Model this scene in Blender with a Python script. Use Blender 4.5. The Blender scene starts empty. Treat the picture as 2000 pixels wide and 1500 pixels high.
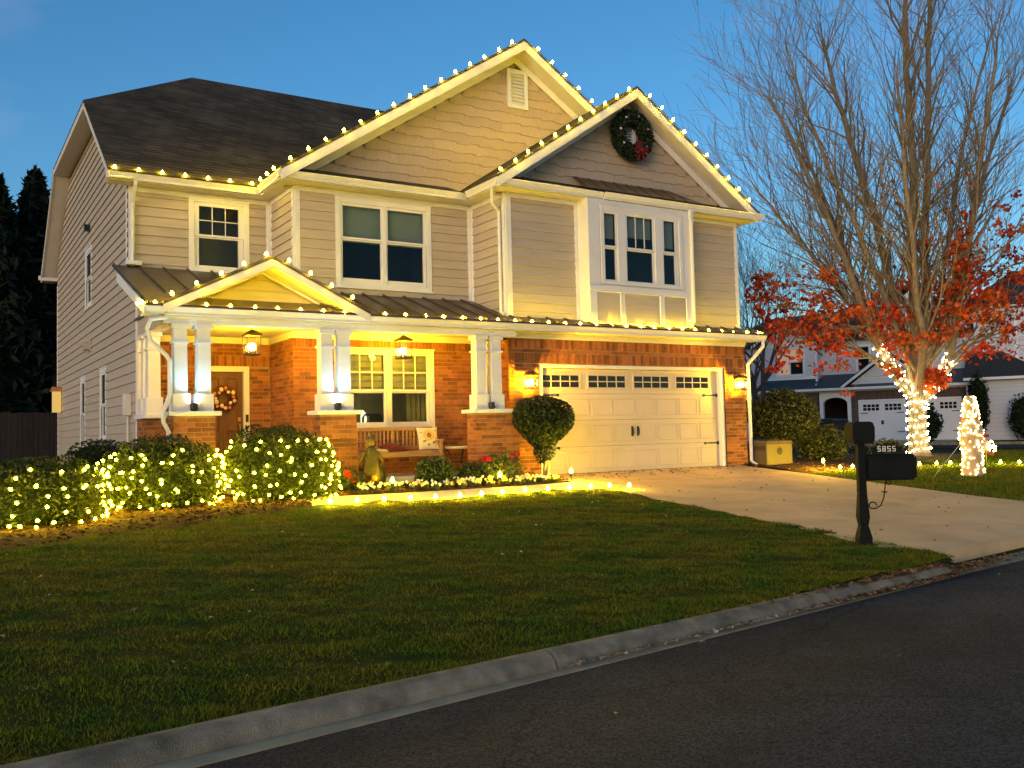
import bpy, math, random
import numpy as np
from mathutils import Vector, Matrix, Euler

R = math.radians
random.seed(7)
RNG = np.random.default_rng(7)
SC = bpy.context.scene
COL = SC.collection

# ------------------------------------------------------------------ camera
cam_d = bpy.data.cameras.new('camera')
cam = bpy.data.objects.new('camera', cam_d)
COL.objects.link(cam)
SC.camera = cam
YAW, PITCH, ROLL = R(31.855), R(2.968), R(-1.347)
_fw = Vector((math.sin(YAW) * math.cos(PITCH), math.cos(YAW) * math.cos(PITCH), math.sin(PITCH)))
_rt = Vector((math.cos(YAW), -math.sin(YAW), 0))
_up = _rt.cross(_fw)
_r2 = _rt * math.cos(ROLL) + _up * math.sin(ROLL)
_u2 = -_rt * math.sin(ROLL) + _up * math.cos(ROLL)
_m = Matrix((_r2, _u2, -_fw)).transposed().to_4x4()
_m.translation = Vector((-11.265, -14.925, 0.852))
cam.matrix_world = _m
cam_d.sensor_width = 36
cam_d.lens = 36 * 1822.34 / 2000
cam_d.clip_end = 2000

# ------------------------------------------------------------------ sky, sun, exposure
SUN_ELEV, SUN_AZ = R(4.0), R(236)          # low sun, just about gone, behind the camera on the left
world = bpy.data.worlds.new('World')
SC.world = world
world.use_nodes = True
wn = world.node_tree.nodes
wl = world.node_tree.links
sky = wn.new('ShaderNodeTexSky')
sky.sky_type = 'NISHITA'
sky.sun_disc = False
sky.sun_elevation = SUN_ELEV
sky.sun_rotation = SUN_AZ
sky.altitude = 300
sky.air_density = 1.0
sky.dust_density = 0.6
sky.ozone_density = 3.0
hsv = wn.new('ShaderNodeHueSaturation')
hsv.inputs['Saturation'].default_value = 1.12
bg = wn['Background']
tc_ = wn.new('ShaderNodeTexCoord')
mpw = wn.new('ShaderNodeMapping')
mpw.inputs['Scale'].default_value = (1.6, 1.6, 5.0)
mpw.inputs['Location'].default_value = (5.2, 1.7, 2.4)
cn = wn.new('ShaderNodeTexNoise')
cn.inputs['Scale'].default_value = 1.5
cn.inputs['Detail'].default_value = 7
cn.inputs['Roughness'].default_value = 0.55
cm = wn.new('ShaderNodeMapRange')
cm.inputs['From Min'].default_value = 0.55
cm.inputs['From Max'].default_value = 0.80
cm.inputs['To Max'].default_value = 0.36
cx = wn.new('ShaderNodeMix')
cx.data_type = 'RGBA'
cx.inputs['B'].default_value = (1.55, 1.60, 2.25, 1)
wl.new(tc_.outputs['Generated'], mpw.inputs['Vector'])
wl.new(mpw.outputs[0], cn.inputs['Vector'])
wl.new(cn.outputs['Fac'], cm.inputs['Value'])
wl.new(cm.outputs[0], cx.inputs['Factor'])
wl.new(sky.outputs[0], hsv.inputs['Color'])
wl.new(hsv.outputs[0], cx.inputs['A'])
wl.new(cx.outputs['Result'], bg.inputs['Color'])
bg.inputs['Strength'].default_value = 0.130

sun_d = bpy.data.lights.new('sun', 'SUN')
sun_d.energy = 0.85
sun_d.angle = R(30)
sun_d.color = (1.0, 0.72, 0.50)
sun = bpy.data.objects.new('sun', sun_d)
COL.objects.link(sun)
# sky sun_rotation is measured clockwise from +Y
_sd = Vector((math.sin(SUN_AZ) * math.cos(SUN_ELEV), math.cos(SUN_AZ) * math.cos(SUN_ELEV), math.sin(SUN_ELEV)))
sun.rotation_euler = _sd.to_track_quat('Z', 'Y').to_euler()

SC.view_settings.view_transform = 'Standard'
SC.view_settings.look = 'None'
SC.view_settings.exposure = 1.3
SC.view_settings.gamma = 1.0
SC.view_settings.use_curve_mapping = False
SC.cycles.use_denoising = True
SC.cycles.max_bounces = 8
SC.cycles.diffuse_bounces = 3
SC.cycles.glossy_bounces = 3
SC.cycles.transparent_max_bounces = 12
SC.cycles.sample_clamp_indirect = 4.0
SC.cycles.use_light_tree = True

# light levels of the lamps in the place
BULB = 225.0       # roof and path bulbs
NET = 78.0          # hedge bulbs
MINI = 38.0        # tree and figure bulbs
LANTERN_W = 250.0
SCONCE_W = 470.0
SPOT_W = 22.0

# ------------------------------------------------------------------ materials
MATS = {}


def mat(name, col, rough=0.65, var=0.12, scale=4.0, bump=0.0, bscale=60.0, spec=0.3, metal=0.0,
        rnd=0.0, stain=None, streak=None, coat=0.0):
    """procedural surface: base colour with noise variation, optional per-piece variation and bump"""
    m = bpy.data.materials.new(name)
    m.use_nodes = True
    nt = m.node_tree
    n, l = nt.nodes, nt.links
    b = n['Principled BSDF']
    b.inputs['Roughness'].default_value = rough
    b.inputs['Specular IOR Level'].default_value = spec
    b.inputs['Metallic'].default_value = metal
    b.inputs['Coat Weight'].default_value = coat
    geo = n.new('ShaderNodeNewGeometry')
    c = n.new('ShaderNodeRGB')
    c.outputs[0].default_value = (*col, 1)
    cur = c.outputs[0]

    def scaled(fac_socket, lo, hi):
        nonlocal cur
        mr = n.new('ShaderNodeMapRange')
        mr.inputs['To Min'].default_value = lo
        mr.inputs['To Max'].default_value = hi
        l.new(fac_socket, mr.inputs['Value'])
        mx = n.new('ShaderNodeVectorMath')
        mx.operation = 'SCALE'
        l.new(cur, mx.inputs[0])
        l.new(mr.outputs[0], mx.inputs['Scale'])
        cur = mx.outputs[0]
    if var:
        ns = n.new('ShaderNodeTexNoise')
        ns.inputs['Scale'].default_value = scale
        ns.inputs['Detail'].default_value = 6
        if streak:
            mp = n.new('ShaderNodeMapping')
            mp.inputs['Scale'].default_value = streak
            l.new(geo.outputs['Position'], mp.inputs['Vector'])
            l.new(mp.outputs[0], ns.inputs['Vector'])
        else:
            l.new(geo.outputs['Position'], ns.inputs['Vector'])
        mr0 = n.new('ShaderNodeMapRange')
        mr0.inputs['From Min'].default_value = 0.3
        mr0.inputs['From Max'].default_value = 0.7
        l.new(ns.outputs['Fac'], mr0.inputs['Value'])
        scaled(mr0.outputs[0], 1 - var, 1 + var)
    if rnd:
        at = n.new('ShaderNodeAttribute')
        at.attribute_name = 'rnd'
        oi = n.new('ShaderNodeObjectInfo')
        ad = n.new('ShaderNodeMath')
        l.new(at.outputs['Fac'], ad.inputs[0])
        l.new(oi.outputs['Random'], ad.inputs[1])
        fr = n.new('ShaderNodeMath')
        fr.operation = 'FRACT'
        l.new(ad.outputs[0], fr.inputs[0])
        scaled(fr.outputs[0], 1 - rnd, 1 + rnd)
    if stain:
        sc_, amt, scol = stain
        n2 = n.new('ShaderNodeTexNoise')
        n2.inputs['Scale'].default_value = sc_
        n2.inputs['Detail'].default_value = 8
        n2.inputs['Roughness'].default_value = 0.65
        l.new(geo.outputs['Position'], n2.inputs['Vector'])
        mr2 = n.new('ShaderNodeMapRange')
        mr2.inputs['From Min'].default_value = 0.48
        mr2.inputs['From Max'].default_value = 0.72
        mr2.inputs['To Max'].default_value = amt
        l.new(n2.outputs['Fac'], mr2.inputs['Value'])
        mx = n.new('ShaderNodeMix')
        mx.data_type = 'RGBA'
        l.new(mr2.outputs[0], mx.inputs['Factor'])
        l.new(cur, mx.inputs['A'])
        mx.inputs['B'].default_value = (*scol, 1)
        cur = mx.outputs['Result']
    l.new(cur, b.inputs['Base Color'])
    if bump:
        nb = n.new('ShaderNodeTexNoise')
        nb.inputs['Scale'].default_value = bscale
        nb.inputs['Detail'].default_value = 5
        l.new(geo.outputs['Position'], nb.inputs['Vector'])
        bp = n.new('ShaderNodeBump')
        bp.inputs['Strength'].default_value = bump
        bp.inputs['Distance'].default_value = 0.02
        l.new(nb.outputs['Fac'], bp.inputs['Height'])
        l.new(bp.outputs[0], b.inputs['Normal'])
    MATS[name] = m
    return m


def two_tone(name, ca, cb, rough=0.7, spec=0.2, scale=2.0, lo=0.4, hi=0.6, rnd=0.35, bump=0.0, bscale=30, trans=0.0):
    """foliage, grass, mulch: two colours mixed by noise, each piece a little lighter or darker"""
    m = bpy.data.materials.new(name)
    m.use_nodes = True
    n, l = m.node_tree.nodes, m.node_tree.links
    b = n['Principled BSDF']
    b.inputs['Roughness'].default_value = rough
    b.inputs['Specular IOR Level'].default_value = spec
    geo = n.new('ShaderNodeNewGeometry')
    ns = n.new('ShaderNodeTexNoise')
    ns.inputs['Scale'].default_value = scale
    ns.inputs['Detail'].default_value = 5
    l.new(geo.outputs['Position'], ns.inputs['Vector'])
    mr = n.new('ShaderNodeMapRange')
    mr.inputs['From Min'].default_value = lo
    mr.inputs['From Max'].default_value = hi
    l.new(ns.outputs['Fac'], mr.inputs['Value'])
    mx = n.new('ShaderNodeMix')
    mx.data_type = 'RGBA'
    mx.inputs['A'].default_value = (*ca, 1)
    mx.inputs['B'].default_value = (*cb, 1)
    l.new(mr.outputs[0], mx.inputs['Factor'])
    at = n.new('ShaderNodeAttribute')
    at.attribute_name = 'rnd'
    mr2 = n.new('ShaderNodeMapRange')
    mr2.inputs['To Min'].default_value = 1 - rnd
    mr2.inputs['To Max'].default_value = 1 + rnd
    l.new(at.outputs['Fac'], mr2.inputs['Value'])
    vm = n.new('ShaderNodeVectorMath')
    vm.operation = 'SCALE'
    l.new(mx.outputs['Result'], vm.inputs[0])
    l.new(mr2.outputs[0], vm.inputs['Scale'])
    l.new(vm.outputs[0], b.inputs['Base Color'])
    if bump:
        nb = n.new('ShaderNodeTexNoise')
        nb.inputs['Scale'].default_value = bscale
        nb.inputs['Detail'].default_value = 6
        l.new(geo.outputs['Position'], nb.inputs['Vector'])
        bp = n.new('ShaderNodeBump')
        bp.inputs['Strength'].default_value = bump
        bp.inputs['Distance'].default_value = 0.04
        l.new(nb.outputs['Fac'], bp.inputs['Height'])
        l.new(bp.outputs[0], b.inputs['Normal'])
    if trans:
        tr = n.new('ShaderNodeBsdfTranslucent')
        l.new(vm.outputs[0], tr.inputs['Color'])
        ms = n.new('ShaderNodeMixShader')
        ms.inputs[0].default_value = trans
        out = n['Material Output']
        l.new(b.outputs[0], ms.inputs[1])
        l.new(tr.outputs[0], ms.inputs[2])
        l.new(ms.outputs[0], out.inputs['Surface'])
    MATS[name] = m
    return m


def glow(name, col, strength):
    m = bpy.data.materials.new(name)
    m.use_nodes = True
    n, l = m.node_tree.nodes, m.node_tree.links
    n.remove(n['Principled BSDF'])
    e = n.new('ShaderNodeEmission')
    e.inputs['Color'].default_value = (*col, 1)
    e.inputs['Strength'].default_value = strength
    l.new(e.outputs[0], n['Material Output'].inputs['Surface'])
    MATS[name] = m
    return m


def glass(name, tint=(0.9, 0.95, 0.95), refl=0.18):
    """thin pane: mostly see-through, mirror-like at a glance"""
    m = bpy.data.materials.new(name)
    m.use_nodes = True
    n, l = m.node_tree.nodes, m.node_tree.links
    n.remove(n['Principled BSDF'])
    t = n.new('ShaderNodeBsdfTransparent')
    t.inputs['Color'].default_value = (*tint, 1)
    g = n.new('ShaderNodeBsdfGlossy')
    g.inputs['Roughness'].default_value = 0.02
    lw = n.new('ShaderNodeLayerWeight')
    lw.inputs['Blend'].default_value = 0.25
    mr = n.new('ShaderNodeMapRange')
    mr.inputs['To Min'].default_value = refl * 0.5
    mr.inputs['To Max'].default_value = refl * 3
    l.new(lw.outputs['Facing'], mr.inputs['Value'])
    ms = n.new('ShaderNodeMixShader')
    l.new(mr.outputs[0], ms.inputs[0])
    l.new(t.outputs[0], ms.inputs[1])
    l.new(g.outputs[0], ms.inputs[2])
    l.new(ms.outputs[0], n['Material Output'].inputs['Surface'])
    MATS[name] = m
    return m


def asphalt_mat(name):
    """coarse aggregate, worn patches, hairline cracks"""
    m = bpy.data.materials.new(name)
    m.use_nodes = True
    n, l = m.node_tree.nodes, m.node_tree.links
    b = n['Principled BSDF']
    b.inputs['Roughness'].default_value = 0.92
    b.inputs['Specular IOR Level'].default_value = 0.12
    geo = n.new('ShaderNodeNewGeometry')

    def noise(scale, detail, lo, hi, a, c, vec=None):
        t = n.new('ShaderNodeTexNoise')
        t.inputs['Scale'].default_value = scale
        t.inputs['Detail'].default_value = detail
        l.new(vec or geo.outputs['Position'], t.inputs['Vector'])
        r = n.new('ShaderNodeMapRange')
        r.inputs['From Min'].default_value = lo
        r.inputs['From Max'].default_value = hi
        r.inputs['To Min'].default_value = a
        r.inputs['To Max'].default_value = c
        l.new(t.outputs['Fac'], r.inputs['Value'])
        return r.outputs[0], t
    big, _ = noise(0.35, 6, 0.35, 0.65, 0.75, 1.30)
    mid, _ = noise(3.0, 5, 0.3, 0.7, 0.85, 1.15)
    vo = n.new('ShaderNodeTexVoronoi')
    vo.inputs['Scale'].default_value = 95
    l.new(geo.outputs['Position'], vo.inputs['Vector'])
    vr = n.new('ShaderNodeMapRange')
    vr.inputs['To Min'].default_value = 0.35
    vr.inputs['To Max'].default_value = 1.9
    sp = n.new('ShaderNodeSeparateColor')
    l.new(vo.outputs['Color'], sp.inputs[0])
    l.new(sp.outputs[0], vr.inputs['Value'])
    # cracks: edges of big warped cells
    _, wt = noise(1.3, 4, 0, 1, 0, 1)
    mv = n.new('ShaderNodeVectorMath')
    mv.operation = 'MULTIPLY_ADD'
    l.new(wt.outputs['Color'], mv.inputs[0])
    mv.inputs[1].default_value = (0.9, 0.9, 0)
    l.new(geo.outputs['Position'], mv.inputs[2])
    cr = n.new('ShaderNodeTexVoronoi')
    cr.feature = 'DISTANCE_TO_EDGE'
    cr.inputs['Scale'].default_value = 0.33
    l.new(mv.outputs[0], cr.inputs['Vector'])
    crr = n.new('ShaderNodeMapRange')
    crr.inputs['From Min'].default_value = 0.0012
    crr.inputs['From Max'].default_value = 0.0045
    crr.inputs['To Min'].default_value = 0.6
    crr.inputs['To Max'].default_value = 1.0
    l.new(cr.outputs['Distance'], crr.inputs['Value'])
    cur = None
    for q in (big, mid, vr.outputs[0], crr.outputs[0]):
        if cur is None:
            cur = q
        else:
            mm = n.new('ShaderNodeMath')
            mm.operation = 'MULTIPLY'
            l.new(cur, mm.inputs[0])
            l.new(q, mm.inputs[1])
            cur = mm.outputs[0]
    vm = n.new('ShaderNodeVectorMath')
    vm.operation = 'SCALE'
    vm.inputs[0].default_value = (0.038, 0.036, 0.032)
    l.new(cur, vm.inputs['Scale'])
    l.new(vm.outputs[0], b.inputs['Base Color'])
    bp = n.new('ShaderNodeBump')
    bp.inputs['Strength'].default_value = 0.8
    bp.inputs['Distance'].default_value = 0.008
    l.new(vo.outputs['Distance'], bp.inputs['Height'])
    l.new(bp.outputs[0], b.inputs['Normal'])
    MATS[name] = m


def shingle_mat(name):
    """three-tab courses: rows follow height, tabs run along the eave"""
    m = bpy.data.materials.new(name)
    m.use_nodes = True
    n, l = m.node_tree.nodes, m.node_tree.links
    b = n['Principled BSDF']
    b.inputs['Roughness'].default_value = 0.95
    b.inputs['Specular IOR Level'].default_value = 0.08
    geo = n.new('ShaderNodeNewGeometry')
    sp = n.new('ShaderNodeSeparateXYZ')
    l.new(geo.outputs['Position'], sp.inputs[0])
    ad = n.new('ShaderNodeMath')
    l.new(sp.outputs['X'], ad.inputs[0])
    l.new(sp.outputs['Y'], ad.inputs[1])
    cb = n.new('ShaderNodeCombineXYZ')
    l.new(ad.outputs[0], cb.inputs['X'])
    l.new(sp.outputs['Z'], cb.inputs['Y'])
    br = n.new('ShaderNodeTexBrick')
    br.inputs['Color1'].default_value = (0.098, 0.080, 0.052, 1)
    br.inputs['Color2'].default_value = (0.056, 0.046, 0.031, 1)
    br.inputs['Mortar'].default_value = (0.014, 0.013, 0.012, 1)
    br.inputs['Scale'].default_value = 1.0
    br.inputs['Mortar Size'].default_value = 0.006
    br.inputs['Brick Width'].default_value = 0.33
    br.inputs['Row Height'].default_value = 0.082
    l.new(cb.outputs[0], br.inputs['Vector'])
    ns = n.new('ShaderNodeTexNoise')
    ns.inputs['Scale'].default_value = 0.9
    ns.inputs['Detail'].default_value = 8
    l.new(geo.outputs['Position'], ns.inputs['Vector'])
    mr = n.new('ShaderNodeMapRange')
    mr.inputs['From Min'].default_value = 0.3
    mr.inputs['From Max'].default_value = 0.7
    mr.inputs['To Min'].default_value = 0.7
    mr.inputs['To Max'].default_value = 1.35
    l.new(ns.outputs['Fac'], mr.inputs['Value'])
    vm = n.new('ShaderNodeVectorMath')
    vm.operation = 'SCALE'
    l.new(br.outputs['Color'], vm.inputs[0])
    l.new(mr.outputs[0], vm.inputs['Scale'])
    l.new(vm.outputs[0], b.inputs['Base Color'])
    bp = n.new('ShaderNodeBump')
    bp.inputs['Strength'].default_value = 0.8
    bp.inputs['Distance'].default_value = 0.01
    l.new(br.outputs['Fac'], bp.inputs['Height'])
    bp.invert = True
    l.new(bp.outputs[0], b.inputs['Normal'])
    MATS[name] = m


mat('siding', (0.47, 0.40, 0.305), 0.7, 0.07, 3.0, 0.12, 90, streak=(0.6, 0.6, 6), rnd=0.05)
mat('gable_shake', (0.47, 0.37, 0.26), 0.75, 0.08, 5.0, 0.2, 70, streak=(8, 8, 1), rnd=0.05)
mat('trim', (0.76, 0.75, 0.71), 0.5, 0.05, 2.0, stain=(1.5, 0.12, (0.5, 0.47, 0.4)))
mat('gutter_paint', (0.74, 0.73, 0.68), 0.35, 0.05, 3.0, stain=(3, 0.2, (0.45, 0.42, 0.35)))
mat('soffit', (0.66, 0.62, 0.55), 0.7, 0.05, 3.0)
mat('porch_ceiling', (0.74, 0.72, 0.66), 0.7, 0.04, 3.0)
shingle_mat('asphalt_shingle')
mat('metal_roof', (0.10, 0.07, 0.05), 0.4, 0.2, 2.0, spec=0.5, metal=0.35)
mat('brick', (0.285, 0.105, 0.033), 0.85, 0.18, 14, 0.35, 120, rnd=0.42, spec=0.15)
mat('mortar', (0.33, 0.25, 0.15), 0.95, 0.15, 10, 0.3, 150, spec=0.1)
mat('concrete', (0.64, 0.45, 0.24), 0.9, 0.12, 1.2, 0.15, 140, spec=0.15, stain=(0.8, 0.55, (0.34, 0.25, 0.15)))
mat('walkway_concrete', (0.55, 0.51, 0.45), 0.9, 0.12, 2.0, 0.15, 140, spec=0.15, stain=(1.0, 0.35, (0.35, 0.31, 0.26)))
mat('kerb_concrete', (0.26, 0.215, 0.145), 0.95, 0.35, 6.0, 0.6, 90, spec=0.1, stain=(2.2, 0.85, (0.085, 0.08, 0.055)))
mat('gutter_pan', (0.42, 0.32, 0.18), 0.95, 0.2, 3.0, 0.4, 90, spec=0.1, stain=(5.0, 0.6, (0.26, 0.20, 0.14)))
asphalt_mat('asphalt')
mat('garage_paint', (0.57, 0.49, 0.37), 0.45, 0.04, 2.0, stain=(1.2, 0.12, (0.55, 0.5, 0.43)))
mat('door_wood', (0.13, 0.055, 0.025), 0.4, 0.25, 6, 0.1, 40, streak=(9, 9, 0.8))
mat('bench_wood', (0.46, 0.25, 0.10), 0.55, 0.2, 6, 0.15, 60, streak=(1.0, 9, 9), rnd=0.1)
mat('black_metal', (0.014, 0.014, 0.015), 0.45, 0.15, 8, spec=0.45)
mat('mailbox_paint', (0.010, 0.012, 0.011), 0.7, 0.15, 8, spec=0.08)
mat('dark_plastic', (0.02, 0.02, 0.022), 0.5, 0.1, 8)
mat('bronze', (0.06, 0.045, 0.03), 0.4, 0.15, 8, spec=0.5, metal=0.5)
mat('brass', (0.55, 0.42, 0.2), 0.3, 0.1, 8, metal=0.9)
mat('number_paint', (0.72, 0.72, 0.68), 0.5, 0.03)
mat('blind', (0.60, 0.62, 0.58), 0.8, 0.05, 6)
mat('roman_shade', (0.64, 0.55, 0.34), 0.85, 0.08, 6)
mat('curtain', (0.45, 0.38, 0.22), 0.9, 0.15, 8)
mat('room_dark_tint', (0.030, 0.029, 0.028), 0.9, 0.1)  # near-black wall colour, the darkness of unlit rooms put into it
mat('room_lit_tint', (0.42, 0.34, 0.17), 0.9, 0.1)  # olive wall colour, the look of a lit room put into it
mat('cord', (0.012, 0.03, 0.015), 0.6, 0.0)
mat('bark', (0.23, 0.185, 0.13), 0.9, 0.3, 9, 0.7, 40, spec=0.1, streak=(3, 3, 0.6))
mat('bark_far', (0.09, 0.078, 0.07), 0.9, 0.2, 9, spec=0.1)
mat('mulch_base', (0.055, 0.032, 0.020), 0.95, 0.45, 12, 0.9, 40, spec=0.1)
mat('soil', (0.045, 0.05, 0.02), 0.95, 0.3, 3, 0.6, 30, spec=0.1)
mat('generator_paint', (0.12, 0.092, 0.040), 0.45, 0.06, 4)
mat('pillow_cream', (0.72, 0.64, 0.42), 0.9, 0.06, 20)
mat('pillow_red', (0.10, 0.015, 0.02), 0.95, 0.2, 20)
mat('sunflower_yellow', (0.75, 0.45, 0.03), 0.9, 0.15, 30)
mat('sunflower_brown', (0.30, 0.15, 0.03), 0.9, 0.15, 30)
mat('leaf_print', (0.07, 0.10, 0.03), 0.9, 0.15, 30)
mat('straw', (0.14, 0.10, 0.03), 0.9, 0.3, 30)
mat('scare_cloth', (0.055, 0.046, 0.015), 0.95, 0.3, 20)
mat('ribbon_red', (0.13, 0.004, 0.008), 0.6, 0.2, 20)
mat('wreath_cream', (0.75, 0.62, 0.45), 0.8, 0.2, 30)
mat('wreath_orange', (0.55, 0.20, 0.06), 0.8, 0.25, 30)
mat('wreath_wine', (0.14, 0.03, 0.03), 0.8, 0.3, 30)
mat('fence_wood', (0.030, 0.025, 0.020), 0.9, 0.3, 6, 0.3, 50, streak=(6, 6, 0.5), rnd=0.2)
mat('utility_green', (0.22, 0.30, 0.06), 0.6, 0.1, 6)
mat('figure_fabric', (0.50, 0.36, 0.20), 0.8, 0.1, 12)
mat('figure_red', (0.5, 0.05, 0.02), 0.8, 0.1, 12)
mat('figure_orange', (0.65, 0.18, 0.03), 0.8, 0.1, 12)
mat('n_siding', (0.52, 0.57, 0.66), 0.7, 0.06, 1.0, rnd=0.04)
mat('n_siding_pale', (0.68, 0.69, 0.74), 0.7, 0.06, 1.0, rnd=0.04)
mat('n_brick', (0.12, 0.085, 0.07), 0.9, 0.4, 9, 0.3, 60)
mat('n_trim', (0.82, 0.83, 0.86), 0.5, 0.03)
mat('n_roof', (0.045, 0.045, 0.042), 0.9, 0.3, 20, 0.4, 60, spec=0.15)
mat('n_metal_roof', (0.05, 0.075, 0.10), 0.45, 0.2, 2, spec=0.5, metal=0.3)
two_tone('hedge_leaf', (0.015, 0.026, 0.007), (0.040, 0.056, 0.012), 0.5, 0.25, 6, rnd=0.5, trans=0.15)
two_tone('box_leaf', (0.014, 0.026, 0.008), (0.034, 0.052, 0.014), 0.5, 0.25, 8, rnd=0.5, trans=0.15)
two_tone('shrub_leaf', (0.035, 0.045, 0.010), (0.10, 0.10, 0.02), 0.5, 0.35, 5, rnd=0.5, trans=0.15)
two_tone('bed_leaf', (0.03, 0.05, 0.016), (0.07, 0.10, 0.03), 0.5, 0.35, 12, rnd=0.5, trans=0.15)
two_tone('conifer_leaf', (0.006, 0.012, 0.008), (0.013, 0.022, 0.012), 0.8, 0.1, 1.5, rnd=0.4)
two_tone('maple_leaf', (0.44, 0.035, 0.012), (0.58, 0.12, 0.02), 0.6, 0.25, 1.2, rnd=0.5, trans=0.35)
two_tone('wreath_needle', (0.012, 0.022, 0.014), (0.025, 0.045, 0.022), 0.6, 0.2, 20, rnd=0.5)
two_tone('grass_blade', (0.072, 0.132, 0.008), (0.155, 0.148, 0.010), 0.75, 0.12, 1.6, 0.36, 0.64, rnd=0.6, trans=0.2)
two_tone('grass_ground', (0.024, 0.042, 0.004), (0.052, 0.048, 0.005), 0.95, 0.1, 1.6, 0.38, 0.62, rnd=0.0, bump=1.0, bscale=22)
two_tone('litter', (0.30, 0.15, 0.06), (0.16, 0.07, 0.03), 0.8, 0.2, 9, rnd=0.55)
two_tone('pale_litter', (0.46, 0.38, 0.26), (0.30, 0.20, 0.11), 0.7, 0.2, 9, rnd=0.4)
two_tone('mulch_chip', (0.075, 0.038, 0.022), (0.12, 0.062, 0.032), 0.9, 0.1, 9, rnd=0.55)
two_tone('pansy_white', (0.72, 0.70, 0.62), (0.80, 0.76, 0.60), 0.7, 0.2, 20, rnd=0.15)
two_tone('pansy_yellow', (0.72, 0.60, 0.12), (0.75, 0.66, 0.30), 0.7, 0.2, 20, rnd=0.15)
two_tone('rose_petal', (0.50, 0.015, 0.03), (0.35, 0.01, 0.02), 0.6, 0.3, 20, rnd=0.3)
two_tone('red_petal', (0.60, 0.03, 0.015), (0.30, 0.01, 0.02), 0.6, 0.3, 20, rnd=0.3)
mat('pane_black', (0.012, 0.012, 0.014), 0.06, 0.0, spec=0.6)
two_tone('straw_tuft', (0.15, 0.11, 0.03), (0.10, 0.07, 0.02), 0.9, 0.1, 20, rnd=0.3)
mat('pane_matte', (0.010, 0.016, 0.015), 0.35, 0.0, spec=0.03)
glass('pane_glass', (0.7, 0.75, 0.75), 0.035)
glass('pane_dark', (0.5, 0.55, 0.56), 0.08)
glass('lantern_glass', (0.97, 0.97, 0.95), 0.08)
WARM = (1.0, 0.68, 0.012)
glow('bulb_glow', WARM, BULB)
glow('net_glow', (1.0, 0.70, 0.010), NET)
glow('mini_glow', (1.0, 0.82, 0.40), MINI)
glow('figure_glow', (1.0, 0.72, 0.30), MINI * 0.22)
glow('candle_glow', (1.0, 0.62, 0.14), 40.0)
glow('spot_glow', (0.70, 0.90, 1.0), 30.0)
glow('lamp_shade_glow', (1.0, 0.85, 0.45), 1.6)
glow('rear_window_glow', (1.0, 0.62, 0.16), 0.32)
glow('neighbour_lit', (1.0, 0.62, 0.46), 0.17)

# ------------------------------------------------------------------ builders
ORG = {}


def tag(o, label=None, cat=None, group=None, kind=None):
    if label:
        o['label'] = label
    if cat:
        o['category'] = cat
    if group:
        o['group'] = group
    if kind:
        o['kind'] = kind
    return o


def thing(name, label, cat, loc=(0, 0, 0), rz=0.0, group=None, local=False):
    o = bpy.data.objects.new(name, None)
    o.empty_display_size = 0.2
    COL.objects.link(o)
    o.location = loc
    o.rotation_euler = (0, 0, rz)
    ORG[o.name] = Vector((0, 0, 0)) if local else Vector(loc)
    return tag(o, label, cat, group)


def link(o, parent=None):
    COL.objects.link(o)
    if parent is not None:
        o.parent = parent
        o.location = o.location - ORG.get(parent.name, Vector((0, 0, 0)))
    return o


def put(name, me, parent, loc=(0, 0, 0), rot=(0, 0, 0), scale=(1, 1, 1)):
    """another object on shared mesh data"""
    o = bpy.data.objects.new(name, me)
    o.location = loc
    o.rotation_euler = rot
    o.scale = scale
    return link(o, parent)


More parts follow.
